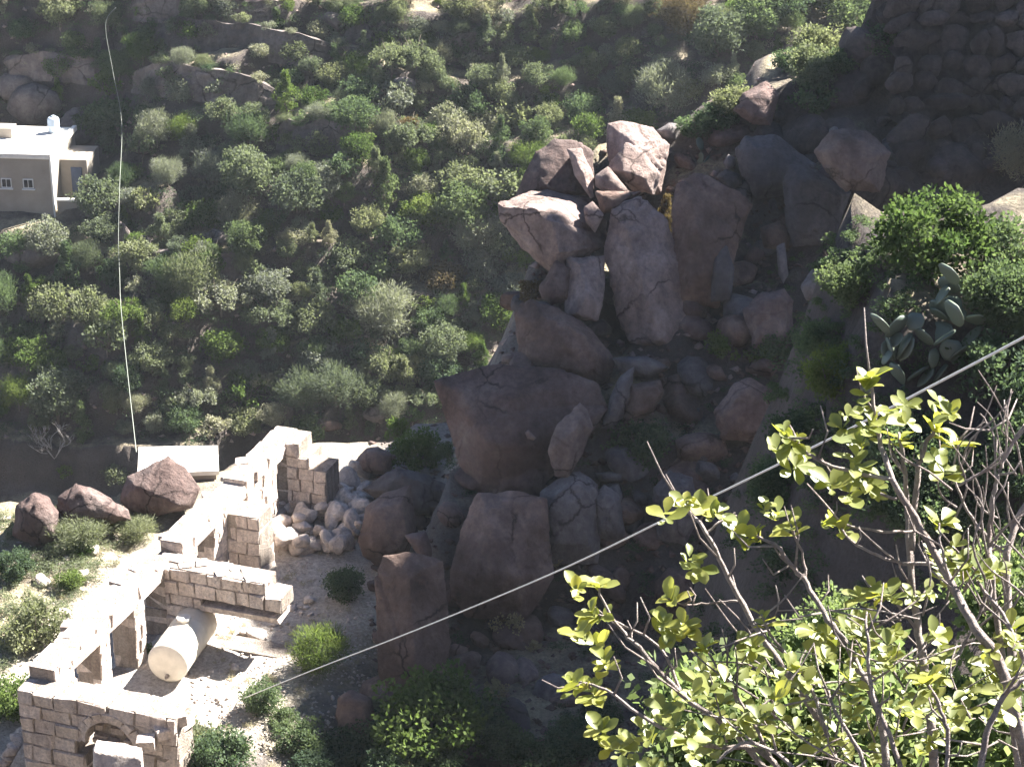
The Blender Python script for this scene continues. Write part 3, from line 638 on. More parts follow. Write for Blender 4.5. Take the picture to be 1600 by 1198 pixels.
# rocks and outcrops on the far slope
for (px, py, w, h, lab, mm) in [(565, 52, 62, 60, 'tall pale outcrop with a lit top at the upper edge of the far slope', 'far_rock'), (632, 130, 46, 34, 'round grey boulder below the two thin trunked trees', 'granite_grey'),
        (186, 362, 44, 80, 'smooth leaning slab of rock beside the hanging cable', 'far_rock'), (225, 380, 46, 50, 'grey boulder right of the leaning slab by the cable', 'far_rock'), (505, 200, 130, 70, 'broad dark rock step under the bushes in the upper middle', 'far_rock'),
        (60, 155, 110, 90, 'rugged pale outcrop behind the hillside house', 'far_rock'), (125, 190, 90, 70, 'cracked rock shelf behind the hillside house roof', 'far_rock'), (25, 130, 80, 60, 'left end of the outcrop above the hillside house', 'far_rock'),
        (60, 395, 110, 50, 'pale brown rock apron below the hillside house', 'far_rock'), (575, 335, 50, 50, 'dark boulder among shrubs left of the lit thicket', 'far_rock'), (495, 505, 26, 70, 'narrow lit rock edge beside the thicket', 'far_rock'),
        (440, 640, 50, 46, 'boulder just above the peak of the long ruin wall', 'far_rock'), (515, 662, 46, 26, 'flat pale rock behind the ruin peak', 'granite'), (455, 590, 60, 40, 'grey rock half buried above the ruin', 'far_rock'), (590, 640, 70, 50, 'dark brown rock left of the very large boulder', 'far_rock'),
        (520, 30, 60, 40, 'low dark rock near the top of the far slope', 'far_rock'), (330, 370, 60, 40, 'dark rock below the feathery grey shrub', 'far_rock'), (90, 470, 80, 40, 'long dim rock on the lower far slope left', 'far_rock'), (700, 60, 50, 40, 'squarish rock right of the two thin trunked trees', 'far_rock')]:
    p = hit(px, py+h*.3)
    d = depth(p); s = w/2*d/F; sz = h/2*d/F/.8
    rock_copy('outcrop', int(px) % 8, p+Vector((0, .2*s, sz*.25)), (s, s*.8, sz), lab, None, mm, frng.uniform(-.4, .4), 'rock', .15)

# dry stone retaining wall on the shaded hill, upper right
WD = Db(1500, 275, -.2); print('WD', WD)
dw = empty('dry_stone_wall', P(1500, 270, WD)); tag(dw, 'dry stone retaining wall in deep shade at the upper right corner', 'wall')
drng = random.Random(77)
bm = bmesh.new(); gx, gy = 24, 26; gv = []
def wall_d(px, py): return WD+(290-py)/350*.8+.22*math.sin(px*.021+1)+.15*math.sin(px*.05+py*.04)
for j in range(gy+1):
    for i in range(gx+1):
        px = 1400+i*11.5+14*math.sin(j*1.7)*(i == 0); py = -60+j*13.6+10*math.sin(i*1.3)*(j == gy); gv.append(bm.verts.new(P(px, py, wall_d(px, py)+drng.uniform(.03, .1))-dw.location))
for j in range(gy):
    for i in range(gx): k = j*(gx+1)+i; bm.faces.new((gv[k], gv[k+1], gv[k+gx+2], gv[k+gx+1]))
bmesh.ops.solidify(bm, geom=bm.faces[:], thickness=-.8)
bmesh.ops.recalc_face_normals(bm, faces=bm.faces); mesh_obj('core', from_bm('core', bm, M['granite_shade'], False), None, dw)
y = 295
while y > -50:
    hh = drng.uniform(20, 44); x = 1400-drng.uniform(0, 40)
    while x < 1660:
        w = drng.uniform(22, 72); cx, cy = x+w/2, y-hh/2+drng.uniform(-7, 7)
        o = bpy.data.objects.new('stone', ROCKP[drng.randrange(8)]); o.location = P(cx, cy, wall_d(cx, cy)-drng.uniform(-.06, .1))-dw.location
        o.scale = (w/2*.0152*1.4, .2, hh/2*.0160*1.85); o.rotation_euler = (drng.uniform(-.2, .2), drng.uniform(-.4, .4), drng.choice([0, math.pi])+drng.uniform(-.3, .3)); link(o, dw)
        o.material_slots[0].link = 'OBJECT'; o.material_slots[0].material = M['granite_shade']
        x += w
    y -= hh
# rocks on the face of the shaded hill, shade put into their colour
for i in range(34):
    px = drng.uniform(1195, 1640); py = drng.uniform(-10, 310)
    if px > 1420 and py < 250: continue
    p = hit(px, py)
    if p is None or p.y > 66 or p.y < 40: continue
    s_ = drng.uniform(.4, 1.2)
    rock_copy('hill_rock', drng.randrange(8), p, (s_, s_*.7, s_*drng.uniform(.6, .95)), 'dark rock on the face of the shaded hill left of the dry stone wall', 'dark rocks of the shaded hill', 'granite_shade', None, 'rock', .6)
# terrace walls of the far slope
TOPS = []
def terrace_wall(label, pxs, hpx, seed):
    rr = random.Random(seed); base = [hit(x, y) for x, y in pxs]; sp = smooth_path([b for b in base], 10); o0 = sp[0].copy(); bm = bmesh.new(); rows = []
    zm = [sp[max(0, i-3):i+4] for i in range(len(sp))]; n = 7; D0 = depth(sum(base, Vector())/len(base)); hgt = .75*hpx*D0/F/.93
    for i, q in enumerate(sp):
        z0 = sum(c.z for c in zm[i])/len(zm[i]); yb = sum(c.y for c in zm[i])/len(zm[i]); col = []; tt = i/(len(sp)-1); hg = hgt*(.12+.88*min(1, 5*tt, 5*(1-tt))**.6)*(1+.18*mnoise.noise(Vector((q.x*.8, seed, 9)))); yb += .5*(1-min(1, 6*tt, 6*(1-tt)))
        for j in range(n): 
            t = j/(n-1); nz_ = mnoise.noise(Vector((q.x*1.5, t*3, seed)))
            col.append(bm.verts.new(Vector((q.x+.1*nz_, yb-.35+.25*t+.18*nz_, z0-.5+(hg+.5)*t+(.12*mnoise.noise(Vector((q.x, seed, 3))) if j == n-1 else 0)))-o0))
        col.append(bm.verts.new(Vector((q.x, yb+.45, z0+hg-.12))-o0)); rows.append(col)
    for a_, b_ in zip(rows, rows[1:]):
        for j in range(n): bm.faces.new((a_[j], b_[j], b_[j+1], a_[j+1]))
    TOPS.append([r_[-2].co+o0 for r_ in rows]); bmesh.ops.recalc_face_normals(bm, faces=bm.faces); o = mesh_obj('terrace_wall', from_bm('terrace_wall', bm, M['far_rock'], False)); o.location = o0; tag(o, label, 'terrace wall')
terrace_wall('long dark terrace wall across the upper left of the far slope', [(205, 130), (280, 135), (360, 148), (440, 165)], 46, 1)
terrace_wall('dark terrace wall near the top edge of the far slope', [(230, 60), (320, 62), (420, 78), (530, 92)], 42, 2)
terrace_wall('terrace wall above the outcrop behind the hillside house', [(0, 110), (80, 108), (170, 118)], 34, 3)
terrace_wall('tall dark terrace wall under the bushes of the upper middle', [(430, 235), (500, 240), (575, 238)], 66, 4)
terrace_wall('terrace wall at the top edge right of the cable', [(200, 16), (320, 18), (470, 22)], 30, 5)
terrace_wall('short terrace wall right of the two thin trunked trees', [(670, 75), (720, 78), (790, 70)], 34, 6)
terrace_wall('terrace wall in the left middle of the far slope', [(215, 420), (300, 415), (400, 425)], 34, 7)

# gravel and chips of stone
def gravel(name, label, n, accept, box_, r0, r1, m, seed, ymax=58):
    rr = random.Random(seed); vv, ff = [], []; k = 0
    for i in range(n*6):
        px, py = rr.uniform(box_[0], box_[2]), rr.uniform(box_[1], box_[3])
        if not accept(px, py): continue
        p = hit(px, py)
        if p is None or p.y > ymax or p.y < 33 or (px < 140 and 200 < py < 350): continue
        s_ = rr.uniform(r0, r1); b = len(vv)
        for d in ((1, 0, 0), (-1, 0, 0), (0, 1, 0), (0, -1, 0), (0, 0, 1), (0, 0, -1)):
            vv.append(tuple(p+Vector((d[0]+rr.uniform(-.4, .4), d[1]+rr.uniform(-.4, .4), d[2]*.7+rr.uniform(-.3, .3)))*s_))
        ff += [(b, b+2, b+4), (b+2, b+1, b+4), (b+1, b+3, b+4), (b+3, b, b+4), (b+2, b, b+5), (b+1, b+2, b+5), (b+3, b+1, b+5), (b, b+3, b+5)]; k += 1
        if k >= n: break
    o = mesh_obj(name, from_np(name, vv, ff, M[m])); tag(o, label, 'gravel', None, 'stuff')
gravel('gravel', 'loose stone chips between the shaded boulders', 2200, lambda x, y: True, (580, 230, 1330, 1198), .03, .12, 'granite', 1)
gravel('pale_gravel', 'pale stone chips on the bright ground around the ruin', 1800, lambda x, y: x > 300 or x < 60+(1046-y)*.95-30, (0, 800, 600, 1198), .015, .06, 'rubble', 2)
gravel('slope_stones', 'pale stones scattered over the far slope', 700, lambda x, y: True, (-20, 0, 1200, 690), .05, .17, 'granite_lit', 3, 130)  # pale colour stands in for sunlit rock tips

# ------------------------------------------------------------------ foliage prototypes (unit radius)
def leaf_cloud(seed, clumps, per, shape, leaf=(.055, .03), clump_r=.26, up=.3, hollow=.35, squash=1.0):
    """leaf-sized faces spread through a crown; shape(rng) -> clump centre; returns mesh arrays"""
    r = np.random.RandomState(seed); rr = random.Random(seed)
    V_, F_, T_ = [], [], []
    for c in range(clumps):
        ctr = np.array(shape(rr)); cr = clump_r*rr.uniform(.55, 1.25); n = int(per*rr.uniform(.6, 1.3)); tone = rr.uniform(0, 1)
        d = r.normal(size=(n, 3)); d /= np.linalg.norm(d, axis=1)[:, None]
        rad = cr*(hollow+(1-hollow)*r.rand(n)**.6); p = ctr+d*rad[:, None]*np.array([1, 1, .8*squash])
        ax = d+r.normal(size=(n, 3))*.8+np.array([0, 0, up]); ax /= np.linalg.norm(ax, axis=1)[:, None]
        sd = np.cross(ax, r.normal(size=(n, 3))); sd /= np.linalg.norm(sd, axis=1)[:, None]
        L_ = leaf[0]*r.uniform(.6, 1.4, n)[:, None]; W_ = leaf[1]*r.uniform(.6, 1.3, n)[:, None]
        v = np.stack([p, p+ax*L_*.5+sd*W_, p+ax*L_, p+ax*L_*.5-sd*W_], 1).reshape(-1, 3)
        b = sum(len(q) for q in V_); V_.append(v); F_.append(np.arange(n*4).reshape(n, 4)+b)
        T_.append(np.clip(tone*.6+r.rand(n)*.4, 0, 1))
    return np.concatenate(V_), np.concatenate(F_), np.concatenate(T_)
def sh_round(h=.8, base=.15):
    def f(r):
        while True:
            x, y, z = r.uniform(-1, 1), r.uniform(-1, 1), r.uniform(-1, 1)
            q = x*x+y*y+z*z
            if .25 < q < 1: break
        k = r.uniform(.75, 1.05); return (x*.78*k, y*.78*k, base+h*(.5+.5*z*k))
    return f
def sh_tall(h=1.9):
    def f(r):
        z = r.random(); w = .55*(math.sin(min(1, z*1.15+.15)*math.pi)**.7)+.08; a = r.uniform(0, 6.28); k = math.sqrt(r.random())
        return (w*k*math.cos(a), w*k*math.sin(a), .2+h*z)
    return f
def sh_umb():
    def f(r):
        a = r.uniform(0, 6.28); k = math.sqrt(r.random()); return (.85*k*math.cos(a), .85*k*math.sin(a), 1.0-.35*k*k+r.uniform(-.12, .12))
    return f
PROTO = {}
def proto(key, arrs, trunk):
    v, f, t = arrs
    me = from_np('crown_'+key, v, f, M['leaf_green'], False, t)
    bm = bmesh.new(); rr = random.Random(hash(key) % 999 if False else sum(map(ord, key)))
    th, n, rad, spread = trunk
    base = [Vector((0, 0, -.25)), Vector((.02, .01, th*.5)), Vector((rr.uniform(-.08, .08), rr.uniform(-.08, .08), th))]
    tube(bm, base, [rad*1.25, rad, rad*.7], 6)
    for k in range(n):
        a = 6.28*k/n+rr.uniform(-.4, .4); e = Vector((math.cos(a)*spread*rr.uniform(.5, 1), math.sin(a)*spread*rr.uniform(.5, 1), th+rr.uniform(.25, .75)))
        s = base[1].lerp(base[2], rr.uniform(.2, 1)); m_ = s.lerp(e, .5)+Vector((rr.uniform(-.08, .08), rr.uniform(-.08, .08), -.05))
        tube(bm, [s, m_, e], [rad*.6, rad*.4, rad*.12], 5)
    PROTO[key] = (me, from_bm('trunk_'+key, bm, M['bark'], True))
for k in range(4): proto('bush%d' % k, leaf_cloud(10+k, 46, 80, sh_round(.95, .1), (.085, .034), .27), (.25, 6, .045, .55))
for k in range(3): proto('dense%d' % k, leaf_cloud(20+k, 70, 95, sh_round(1.15, .15), (.07, .03), .25), (.35, 6, .05, .6))
for k in range(3): proto('feather%d' % k, leaf_cloud(30+k, 60, 120, sh_round(1.2, .25), (.15, .010), .34, .9, .1), (.45, 7, .04, .5))
for k in range(2): proto('tall%d' % k, leaf_cloud(40+k, 60, 80, sh_tall(), (.085, .034), .2, .5), (.6, 6, .04, .3))
for k in range(2): proto('umbrella%d' % k, leaf_cloud(50+k, 48, 90, sh_umb(), (.075, .028), .22), (.75, 7, .035, .65))
for k in range(2): proto('sparse%d' % k, leaf_cloud(60+k, 26, 45, sh_round(1.0, .2), (.10, .05), .2), (.3, 9, .03, .7))
vrng = random.Random(41)
def plant(kind, p, r, label, cat, m='leaf_green', group=None, name=None, hs=1.0, sink=.05):
    me, tr = PROTO[kind]; tree = cat == 'tree'
    t = empty(name or ('tree' if tree else 'shrub'), p-Vector((0, 0, sink)), vrng.uniform(0, 6.28)); tag(t, label, cat, group)
    c = bpy.data.objects.new('crown' if tree else 'foliage', me); link(c, t); c.scale = (r, r, r*hs)
    c.material_slots[0].link = 'OBJECT'; c.material_slots[0].material = M[m]
    k = bpy.data.objects.new('trunk' if tree else 'stem', tr); link(k, t); k.scale = (r, r, r*hs)
    return t
def at(px, py, wpx, kind, label, cat='shrub', m='leaf_green', hs=1.0, off=0.0, D=None, name=None, group=None):
    """plant whose foot is seen at px,py and whose crown is wpx wide in the photograph"""
    p = hit(px, py) if D is None else P(px, py, D)
    r = wpx/2*depth(p)/F
    return plant(kind, p+Vector((0, off, 0)), r, label, cat, m, group, name, hs)
A = at
USED = []
def H_(px, py, w, kind, label, cat='shrub', m='leaf_green', hs=1.0):
    USED.append((px, py, w)); A(px, py, w, kind, label, cat, m, hs)
# distinct plants of the far slope, left to right
H_(95, 40, 90, 'dense0', 'leafy tree at the top left corner of the far slope', 'tree', 'leaf_olive')
H_(35, 60, 60, 'bush1', 'bright shrub left of the top left corner tree', m='leaf_green')
H_(240, 160, 46, 'feather0', 'tall feathery grey tree right of the upper cable', 'tree', 'leaf_grey', 1.3)
H_(245, 225, 74, 'feather1', 'feathery grey tree below the tall one beside the cable', 'tree', 'leaf_grey')
H_(205, 280, 50, 'bush0', 'green shrub touching the cable right of the hillside house', m='leaf_bright')
H_(262, 290, 60, 'feather2', 'grey green shrub right of the green cable shrub', m='leaf_grey')
H_(340, 290, 80, 'feather0', 'wide feathery silver shrub in the upper left middle', m='leaf_grey')
H_(318, 355, 80, 'bush2', 'vivid green shrub left of the silvery spreading shrub', m='leaf_bright')
H_(375, 360, 86, 'feather1', 'silvery spreading shrub under the vivid green one', m='leaf_grey')
H_(180, 450, 64, 'dense1', 'green tree hiding the middle of the hanging cable', 'tree', 'leaf_green', 1.2)
H_(235, 500, 60, 'bush3', 'pale lit shrub right of the cable hiding tree', m='leaf_olive')
H_(270, 530, 56, 'bush0', 'yellowish lit shrub below the pale one near the cable', m='leaf_olive')
H_(345, 495, 104, 'umbrella0', 'wide flat crowned tree in the left middle of the slope', 'tree', 'leaf_grey')
H_(40, 535, 70, 'bush1', 'dim green shrub at the left edge of the slope', m='leaf_green')
H_(350, 560, 90, 'bush2', 'slanting bright shrub below the flat crowned tree', m='leaf_bright')
H_(90, 650, 110, 'dense2', 'broad lit tree above the red boulders at left', 'tree', 'leaf_olive', 1.1)
H_(25, 615, 34, 'bush2', 'small pale shrub at the far left of the lower slope', m='leaf_olive')
H_(170, 620, 44, 'bush3', 'small lit shrub left of the lower cable', m='leaf_olive')
H_(265, 640, 66, 'bush1', 'round shrub right of the lower cable above the hut', m='leaf_olive')
H_(290, 600, 44, 'tall0', 'upright shrub above the white roofed hut', m='leaf_olive')
H_(385, 675, 74, 'bush0', 'lit shrub right behind the long ruin wall', m='leaf_olive')
H_(330, 620, 50, 'tall1', 'pale upright shrub left of the spiky palm', m='leaf_grey')
H_(520, 140, 70, 'dense0', 'rounded light green tree left of the tall outcrop', 'tree', 'leaf_olive')
H_(490, 165, 56, 'bush1', 'green shrub at the left end of the rock step', m='leaf_bright')
H_(565, 160, 76, 'bush2', 'green shrub spilling over the rock step', m='leaf_green')
H_(600, 215, 50, 'feather2', 'drooping pale shrub at the right of the rock step', m='leaf_grey', hs=1.2)
H_(612, 116, 70, 'umbrella0', 'left of two thin trunked trees above the yellow grass', 'tree', 'leaf_olive', 1.2)
H_(650, 114, 72, 'umbrella1', 'right of two thin trunked trees above the yellow grass', 'tree', 'leaf_olive', 1.2)
H_(715, 90, 50, 'bush3', 'green shrub right of the two thin trunked trees', m='leaf_green')
H_(640, 205, 46, 'bush0', 'rust coloured shrub in the upper middle', m='leaf_rust')
H_(760, 85, 60, 'tall0', 'upright pale shrub near the top middle', m='leaf_olive')
H_(840, 130, 60, 'bush1', 'lit shrub on the upper slope above the boulder pile', m='leaf_olive')
H_(910, 190, 80, 'bush2', 'lit pale green shrub behind the top of the pile', m='leaf_green')
H_(1040, 180, 110, 'feather1', 'big misty grey shrub right behind the boulder pile', m='leaf_grey')
H_(960, 150, 60, 'feather0', 'silvery upright shrub behind the boulder pile', m='leaf_grey')
H_(920, 215, 70, 'bush3', 'yellow green shrub just above the boulder pile', m='leaf_bright')
H_(1000, 205, 70, 'bush0', 'green shrub above the crowning boulder', m='leaf_bright')
H_(980, 90, 60, 'bush2', 'olive shrub with lit tips near the top right middle', m='leaf_olive')
H_(1120, 90, 120, 'dense1', 'dim olive tree left of the shaded hill', 'tree', 'leaf_olive')
H_(1070, 60, 100, 'feather2', 'grey leafless looking tree at the top right middle', 'tree', 'leaf_rust')
H_(1180, 60, 110, 'dense2', 'dark green tree at the edge of the shaded hill', 'tree', 'leaf_green')
H_(820, 290, 60, 'bush1', 'bright green shrub left of the reddish rounded boulder', m='leaf_bright')
H_(720, 360, 120, 'dense1', 'large light green tree in the lit thicket', 'tree', 'leaf_green')
H_(745, 400, 90, 'feather0', 'silvery plumed shrub leaning in the lit thicket', m='leaf_grey')
H_(640, 430, 90, 'dense0', 'round grey green tree at the centre of the lit thicket', 'tree', 'leaf_olive')
H_(545, 420, 90, 'bush2', 'rounded tree at the left of the lit thicket', 'tree', 'leaf_olive')
H_(515, 385, 40, 'tall1', 'narrow pale tree at the left tip of the thicket', 'tree', 'leaf_grey')
H_(560, 470, 90, 'bush3', 'green shrub below the left tree of the thicket', m='leaf_green')
H_(690, 450, 80, 'bush0', 'rusty tinted shrub in the thicket', m='leaf_rust')
H_(600, 530, 120, 'feather2', 'wide silvery tree low in the thicket', 'tree', 'leaf_grey')
H_(535, 530, 70, 'bush1', 'vivid green shrub at the lower left of the thicket', m='leaf_bright')
H_(670, 520, 70, 'dense2', 'lit green shrub low in the thicket near the large boulder', m='leaf_green')
H_(740, 520, 50, 'tall0', 'upright grey green shrub beside the boulder pile', 'shrub', 'leaf_grey')
H_(780, 510, 90, 'dense0', 'yellow green tree below the overhanging boulder', 'tree', 'leaf_bright')
H_(790, 400, 70, 'bush2', 'pale shrub left under the overhanging boulder', m='leaf_olive')
H_(500, 590, 90, 'dense1', 'grey green tree above the ruin peak', 'tree', 'leaf_grey')
H_(560, 610, 60, 'bush3', 'dim shrub right above the ruin peak', m='leaf_olive')
H_(440, 620, 60, 'bush0', 'lit shrub left of the ruin peak', m='leaf_olive')
H_(620, 260, 60, 'tall1', 'narrow lit tree in the middle of the upper slope', 'tree', 'leaf_olive')
H_(760, 210, 70, 'bush1', 'pale bushy shrub in the upper right middle', m='leaf_grey')
H_(700, 200, 70, 'bush3', 'soft grey shrub right of the rusty shrub', m='leaf_grey')
H_(460, 255, 50, 'bush0', 'lit shrub below the left end of the rock step', m='leaf_olive')
H_(400, 190, 56, 'bush2', 'pair like lit shrub on a terrace in the upper left middle', m='leaf_olive')
H_(350, 185, 60, 'bush1', 'lit shrub on a terrace right of the tall feathery tree', m='leaf_olive')
# fill: many alike shrubs and trees
zones = {(0, 0): 'on the upper left terraces', (1, 0): 'on the upper middle of the far slope', (2, 0): 'on the upper right of the far slope',
         (0, 1): 'on the dark left of the far slope', (1, 1): 'in the lit thicket left of the boulders', (2, 1): 'beside the boulder pile',
         (0, 2): 'on the lower left above the ruin', (1, 2): 'low on the slope above the ruin peak', (2, 2): 'below the boulder pile'}
kinds = [('bush0', 'shrub', 'rounded'), ('bush1', 'shrub', 'rounded'), ('bush2', 'shrub', 'rounded'), ('bush3', 'shrub', 'rounded'), ('dense0', 'tree', 'full crowned'), ('dense1', 'tree', 'full crowned'), ('dense2', 'tree', 'full crowned'),
         ('feather0', 'shrub', 'feathery'), ('feather1', 'shrub', 'feathery'), ('tall0', 'tree', 'upright'), ('tall1', 'tree', 'upright'), ('umbrella1', 'tree', 'flat crowned'), ('sparse0', 'shrub', 'sparse'), ('sparse1', 'shrub', 'sparse')]
tints = [('leaf_green', 'dark green'), ('leaf_olive', 'olive green'), ('leaf_grey', 'grey green'), ('leaf_bright', 'light green'), ('leaf_olive', 'olive green')]
nf = 0
for i in range(5000):
    px = vrng.uniform(-30, 1250); py = vrng.uniform(5, 690)
    dens = .22 if px < 520 and py < 170 else (1.0 if px > 380 and py > 120 else .75)
    if vrng.random() > dens: continue
    p = hit(px, py)
    if p is None or p.y < 78 or nf >= 330: continue
    if px < 150 and 170 < py < 400: continue
    w = vrng.uniform(40, 104)*(.7 if py < 170 else 1)
    if any((px-a)**2+((py-b)*1.5)**2 < ((w+c)*.27)**2 for a, b, c in USED): continue
    USED.append((px, py, w)); nf += 1
    k, cat, sh = vrng.choice(kinds); m, col = vrng.choice(tints)
    z = zones[(0 if px < 400 else 1 if px < 800 else 2, 0 if py < 250 else 1 if py < 480 else 2)]
    siz = 'small' if w < 50 else 'medium' if w < 70 else 'large'
    at(px, py, w*(.75 if cat == 'tree' and k.startswith('tall') else 1), k, '%s %s %s %s %s' % (siz, col, sh, cat, z), cat, m, vrng.uniform(.85, 1.25), group='%s %s %s %ss %s' % (siz, col, sh, cat, z))
print('fill', nf)
TW = ['the upper left terrace wall', 'the terrace wall near the top edge', 'the terrace wall above the house outcrop', 'the tall dark terrace wall', 'the top edge terrace wall', 'the short terrace wall', 'the left middle terrace wall']
for ti, tp in enumerate(TOPS):
    for k in range(7):
        q = tp[int((k+.5+vrng.uniform(-.3, .3))/7*len(tp)) % len(tp)]
        plant(vrng.choice(['bush0', 'bush1', 'bush3', 'sparse0', 'feather1']), q+Vector((0, .2, -.1)), vrng.uniform(.3, .7), 'shrub growing along the top of '+TW[ti], 'shrub', vrng.choice(['leaf_olive', 'leaf_grey', 'leaf_green']), 'shrubs on top of '+TW[ti], None, vrng.uniform(.6, .9))
# ground cover on the far slope and tufts
def cover(name, label, n, region, r0, r1, m, per=42, leaf=(.10, .035), ymin=78, cat='ground cover', seed=3, acc=None, flat=.7):
    rr = random.Random(seed); Vs, Fs, Ts = [], [], []; b = 0; base = leaf_cloud(seed+500, 6, per, sh_round(.6, .0), leaf, .4)
    k = 0
    for i in range(n*4):
        px, py = rr.uniform(region[0], region[2]), rr.uniform(region[1], region[3])
        if acc and not acc(px, py): continue
        p = hit(px, py)
        if p is None or p.y < ymin: continue
        if px < 140 and 200 < py < 350: continue
        s = rr.uniform(r0, r1); a = rr.uniform(0, 6.28); c, sn = math.cos(a), math.sin(a)
        v = base[0].copy(); x = v[:, 0]*c-v[:, 1]*sn; y = v[:, 0]*sn+v[:, 1]*c
        v = np.stack([x*s, y*s, v[:, 2]*s*flat], 1)+np.array(p)
        Vs.append(v); Fs.append(base[1]+b); Ts.append(np.clip(base[2]+rr.uniform(-.3, .3), 0, 1)); b += len(v); k += 1
        if k >= n: break
    o = mesh_obj(name, from_np(name, np.concatenate(Vs), np.concatenate(Fs), M[m], False, np.concatenate(Ts)))
    return tag(o, label, cat, None, 'stuff')
cover('low_scrub', 'low dark green scrub covering the terraces of the far slope', 950, (-40, -20, 1260, 690), .35, .8, 'leaf_green', 40)
cover('pale_scrub', 'low grey green scrub scattered over the far slope', 420, (-40, -20, 1260, 690), .25, .6, 'leaf_grey', 36, seed=4)
cover('dry_grass', 'dry yellow grass on terrace edges of the far slope', 240, (-40, -20, 1000, 500), .18, .45, 'leaf_dry', 40, (.22, .012), seed=5, flat=.45)
cover('straw_tufts', 'dry straw and weeds around the ruin', 220, (0, 800, 560, 1198), .08, .22, 'leaf_dry', 30, (.25, .018), 30, seed=6, flat=.7, acc=lambda x, y: x < 60+(1046-y)*.95-30 or x > 330)
cover('green_weeds', 'low green weeds left of the ruin', 230, (0, 800, 260, 1198), .18, .42, 'leaf_olive', 40, (.14, .03), 30, seed=7, acc=lambda x, y: x < 60+(1046-y)*.95-40)
cover('shade_undergrowth', 'dark undergrowth between the shaded boulders', 150, (700, 560, 1330, 1190), .15, .4, 'leaf_green', 40, (.14, .05), 20, seed=8)

H_(150, 215, 80, 'dense1', 'dark tree just right of the hillside house', 'tree', 'leaf_green')
for i in range(26):
    px = vrng.uniform(-10, 230); py = vrng.uniform(830, 1190)
    if px > 45+(1046-py)*.95-45: continue
    at(px, py, vrng.uniform(40, 90), vrng.choice(['bush0', 'bush1', 'bush2', 'feather1', 'feather2', 'sparse0']), 'low pale green shrub in the sunny strip left of the long ruin wall', 'shrub', vrng.choice(['leaf_olive', 'leaf_bright', 'leaf_olive', 'leaf_grey']), vrng.uniform(.55, .9), group='sunny shrubs left of the ruin')
for i in range(26):
    px = vrng.uniform(400, 960); py = vrng.uniform(1090, 1260)
    if px < 560 and py < 1130: continue
    at(px, py, vrng.uniform(60, 120), vrng.choice(['bush0', 'bush1', 'dense2', 'bush3']), 'dark shrub in the bottom centre shade %s' % ('left of the pillar boulder' if px < 580 else 'below the pillar boulder' if px < 720 else 'below the wide rock face' if px < 850 else 'next to the foreground leaves'), 'shrub', vrng.choice(['leaf_green', 'leaf_green', 'leaf_olive']), vrng.uniform(.6, 1), group='shaded shrubs at the bottom centre')
# plants around the ruin
A(25, 905, 80, 'dense1', 'dense green shrub at the left edge behind the ruin', m='leaf_green')
A(20, 1120, 110, 'dense2', 'yellow green shrub at the lower left edge outside the front wall', m='leaf_bright')
A(60, 1005, 130, 'bush1', 'broad pale shrub left of the long wall', m='leaf_olive')
A(130, 850, 110, 'feather0', 'grassy pale shrub in front of the humped boulder', m='leaf_olive', hs=.6)
A(215, 845, 80, 'feather2', 'grassy shrub beside the upper part of the long wall', m='leaf_olive', hs=.7)
A(285, 790, 44, 'bush3', 'yellowish shrub between the red rock and the long wall', m='leaf_bright')
A(185, 755, 60, 'bush0', 'grey green shrub behind the humped boulder', m='leaf_olive')
A(105, 745, 40, 'sparse0', 'small yellow green shrub above the humped boulder', m='leaf_bright')
A(228, 1020, 34, 'sparse1', 'little leafy weed beside the water tank', m='leaf_bright')
A(540, 935, 84, 'dense0', 'dark shrub at the right edge of the bright ground below the rubble', m='leaf_green')
A(500, 1050, 110, 'feather1', 'light green feathery shrub on the bright ground edge', m='leaf_bright')
A(410, 1110, 84, 'dense2', 'dark rounded shrub at the shadow edge right of the front wall', m='leaf_green')
A(305, 1175, 100, 'bush1', 'shrub beside the crumbling right end of the front wall', m='leaf_olive')
A(345, 1215, 130, 'dense1', 'dark green shrub at the bottom right of the front wall', m='leaf_green')
A(650, 735, 110, 'bush2', 'bright green shrub left of the very large dark boulder', m='leaf_bright', hs=1.1)
A(620, 690, 50, 'sparse0', 'yellow green sprig above the rubble heap', m='leaf_bright', hs=1.5)
A(700, 720, 60, 'bush0', 'dark green shrub against the very large boulder', m='leaf_green')
A(670, 1190, 230, 'dense0', 'big shaded green shrub at the bottom centre', m='leaf_bright')
A(620, 1230, 120, 'bush3', 'smaller shaded shrub left of the big bottom centre shrub', m='leaf_green')
A(860, 890, 60, 'sparse1', 'dry pale twiggy shrub hanging before the domed grey boulder', m='leaf_dry', hs=1.1)
A(790, 990, 76, 'sparse0', 'dry pale shrub low beneath the white rope', m='leaf_dry')
A(775, 1090, 44, 'sparse1', 'thin dry sprig below the low dry shrub', m='leaf_dry', hs=1.4)
A(835, 1015, 30, 'sparse1', 'tiny dry sprig right of the low dry shrub', m='leaf_dry')
A(1040, 372, 60, 'tall0', 'spiky yellowish conical shrub growing beside the pile', m='leaf_rust', hs=1.15)
A(1130, 560, 80, 'sparse0', 'thin lit shrub in the shade under the cracked boulder', m='leaf_bright')
A(830, 470, 60, 'sparse1', 'dim dry shrub under the overhanging boulder', m='leaf_rust')
A(1000, 720, 120, 'bush1', 'dark low shrub in the central shade', m='leaf_green')
A(1190, 570, 60, 'sparse1', 'lit sprig near the purplish boulder', m='leaf_bright')
A(1220, 560, 100, 'bush2', 'dark shrub right of the purplish boulder', m='leaf_green')

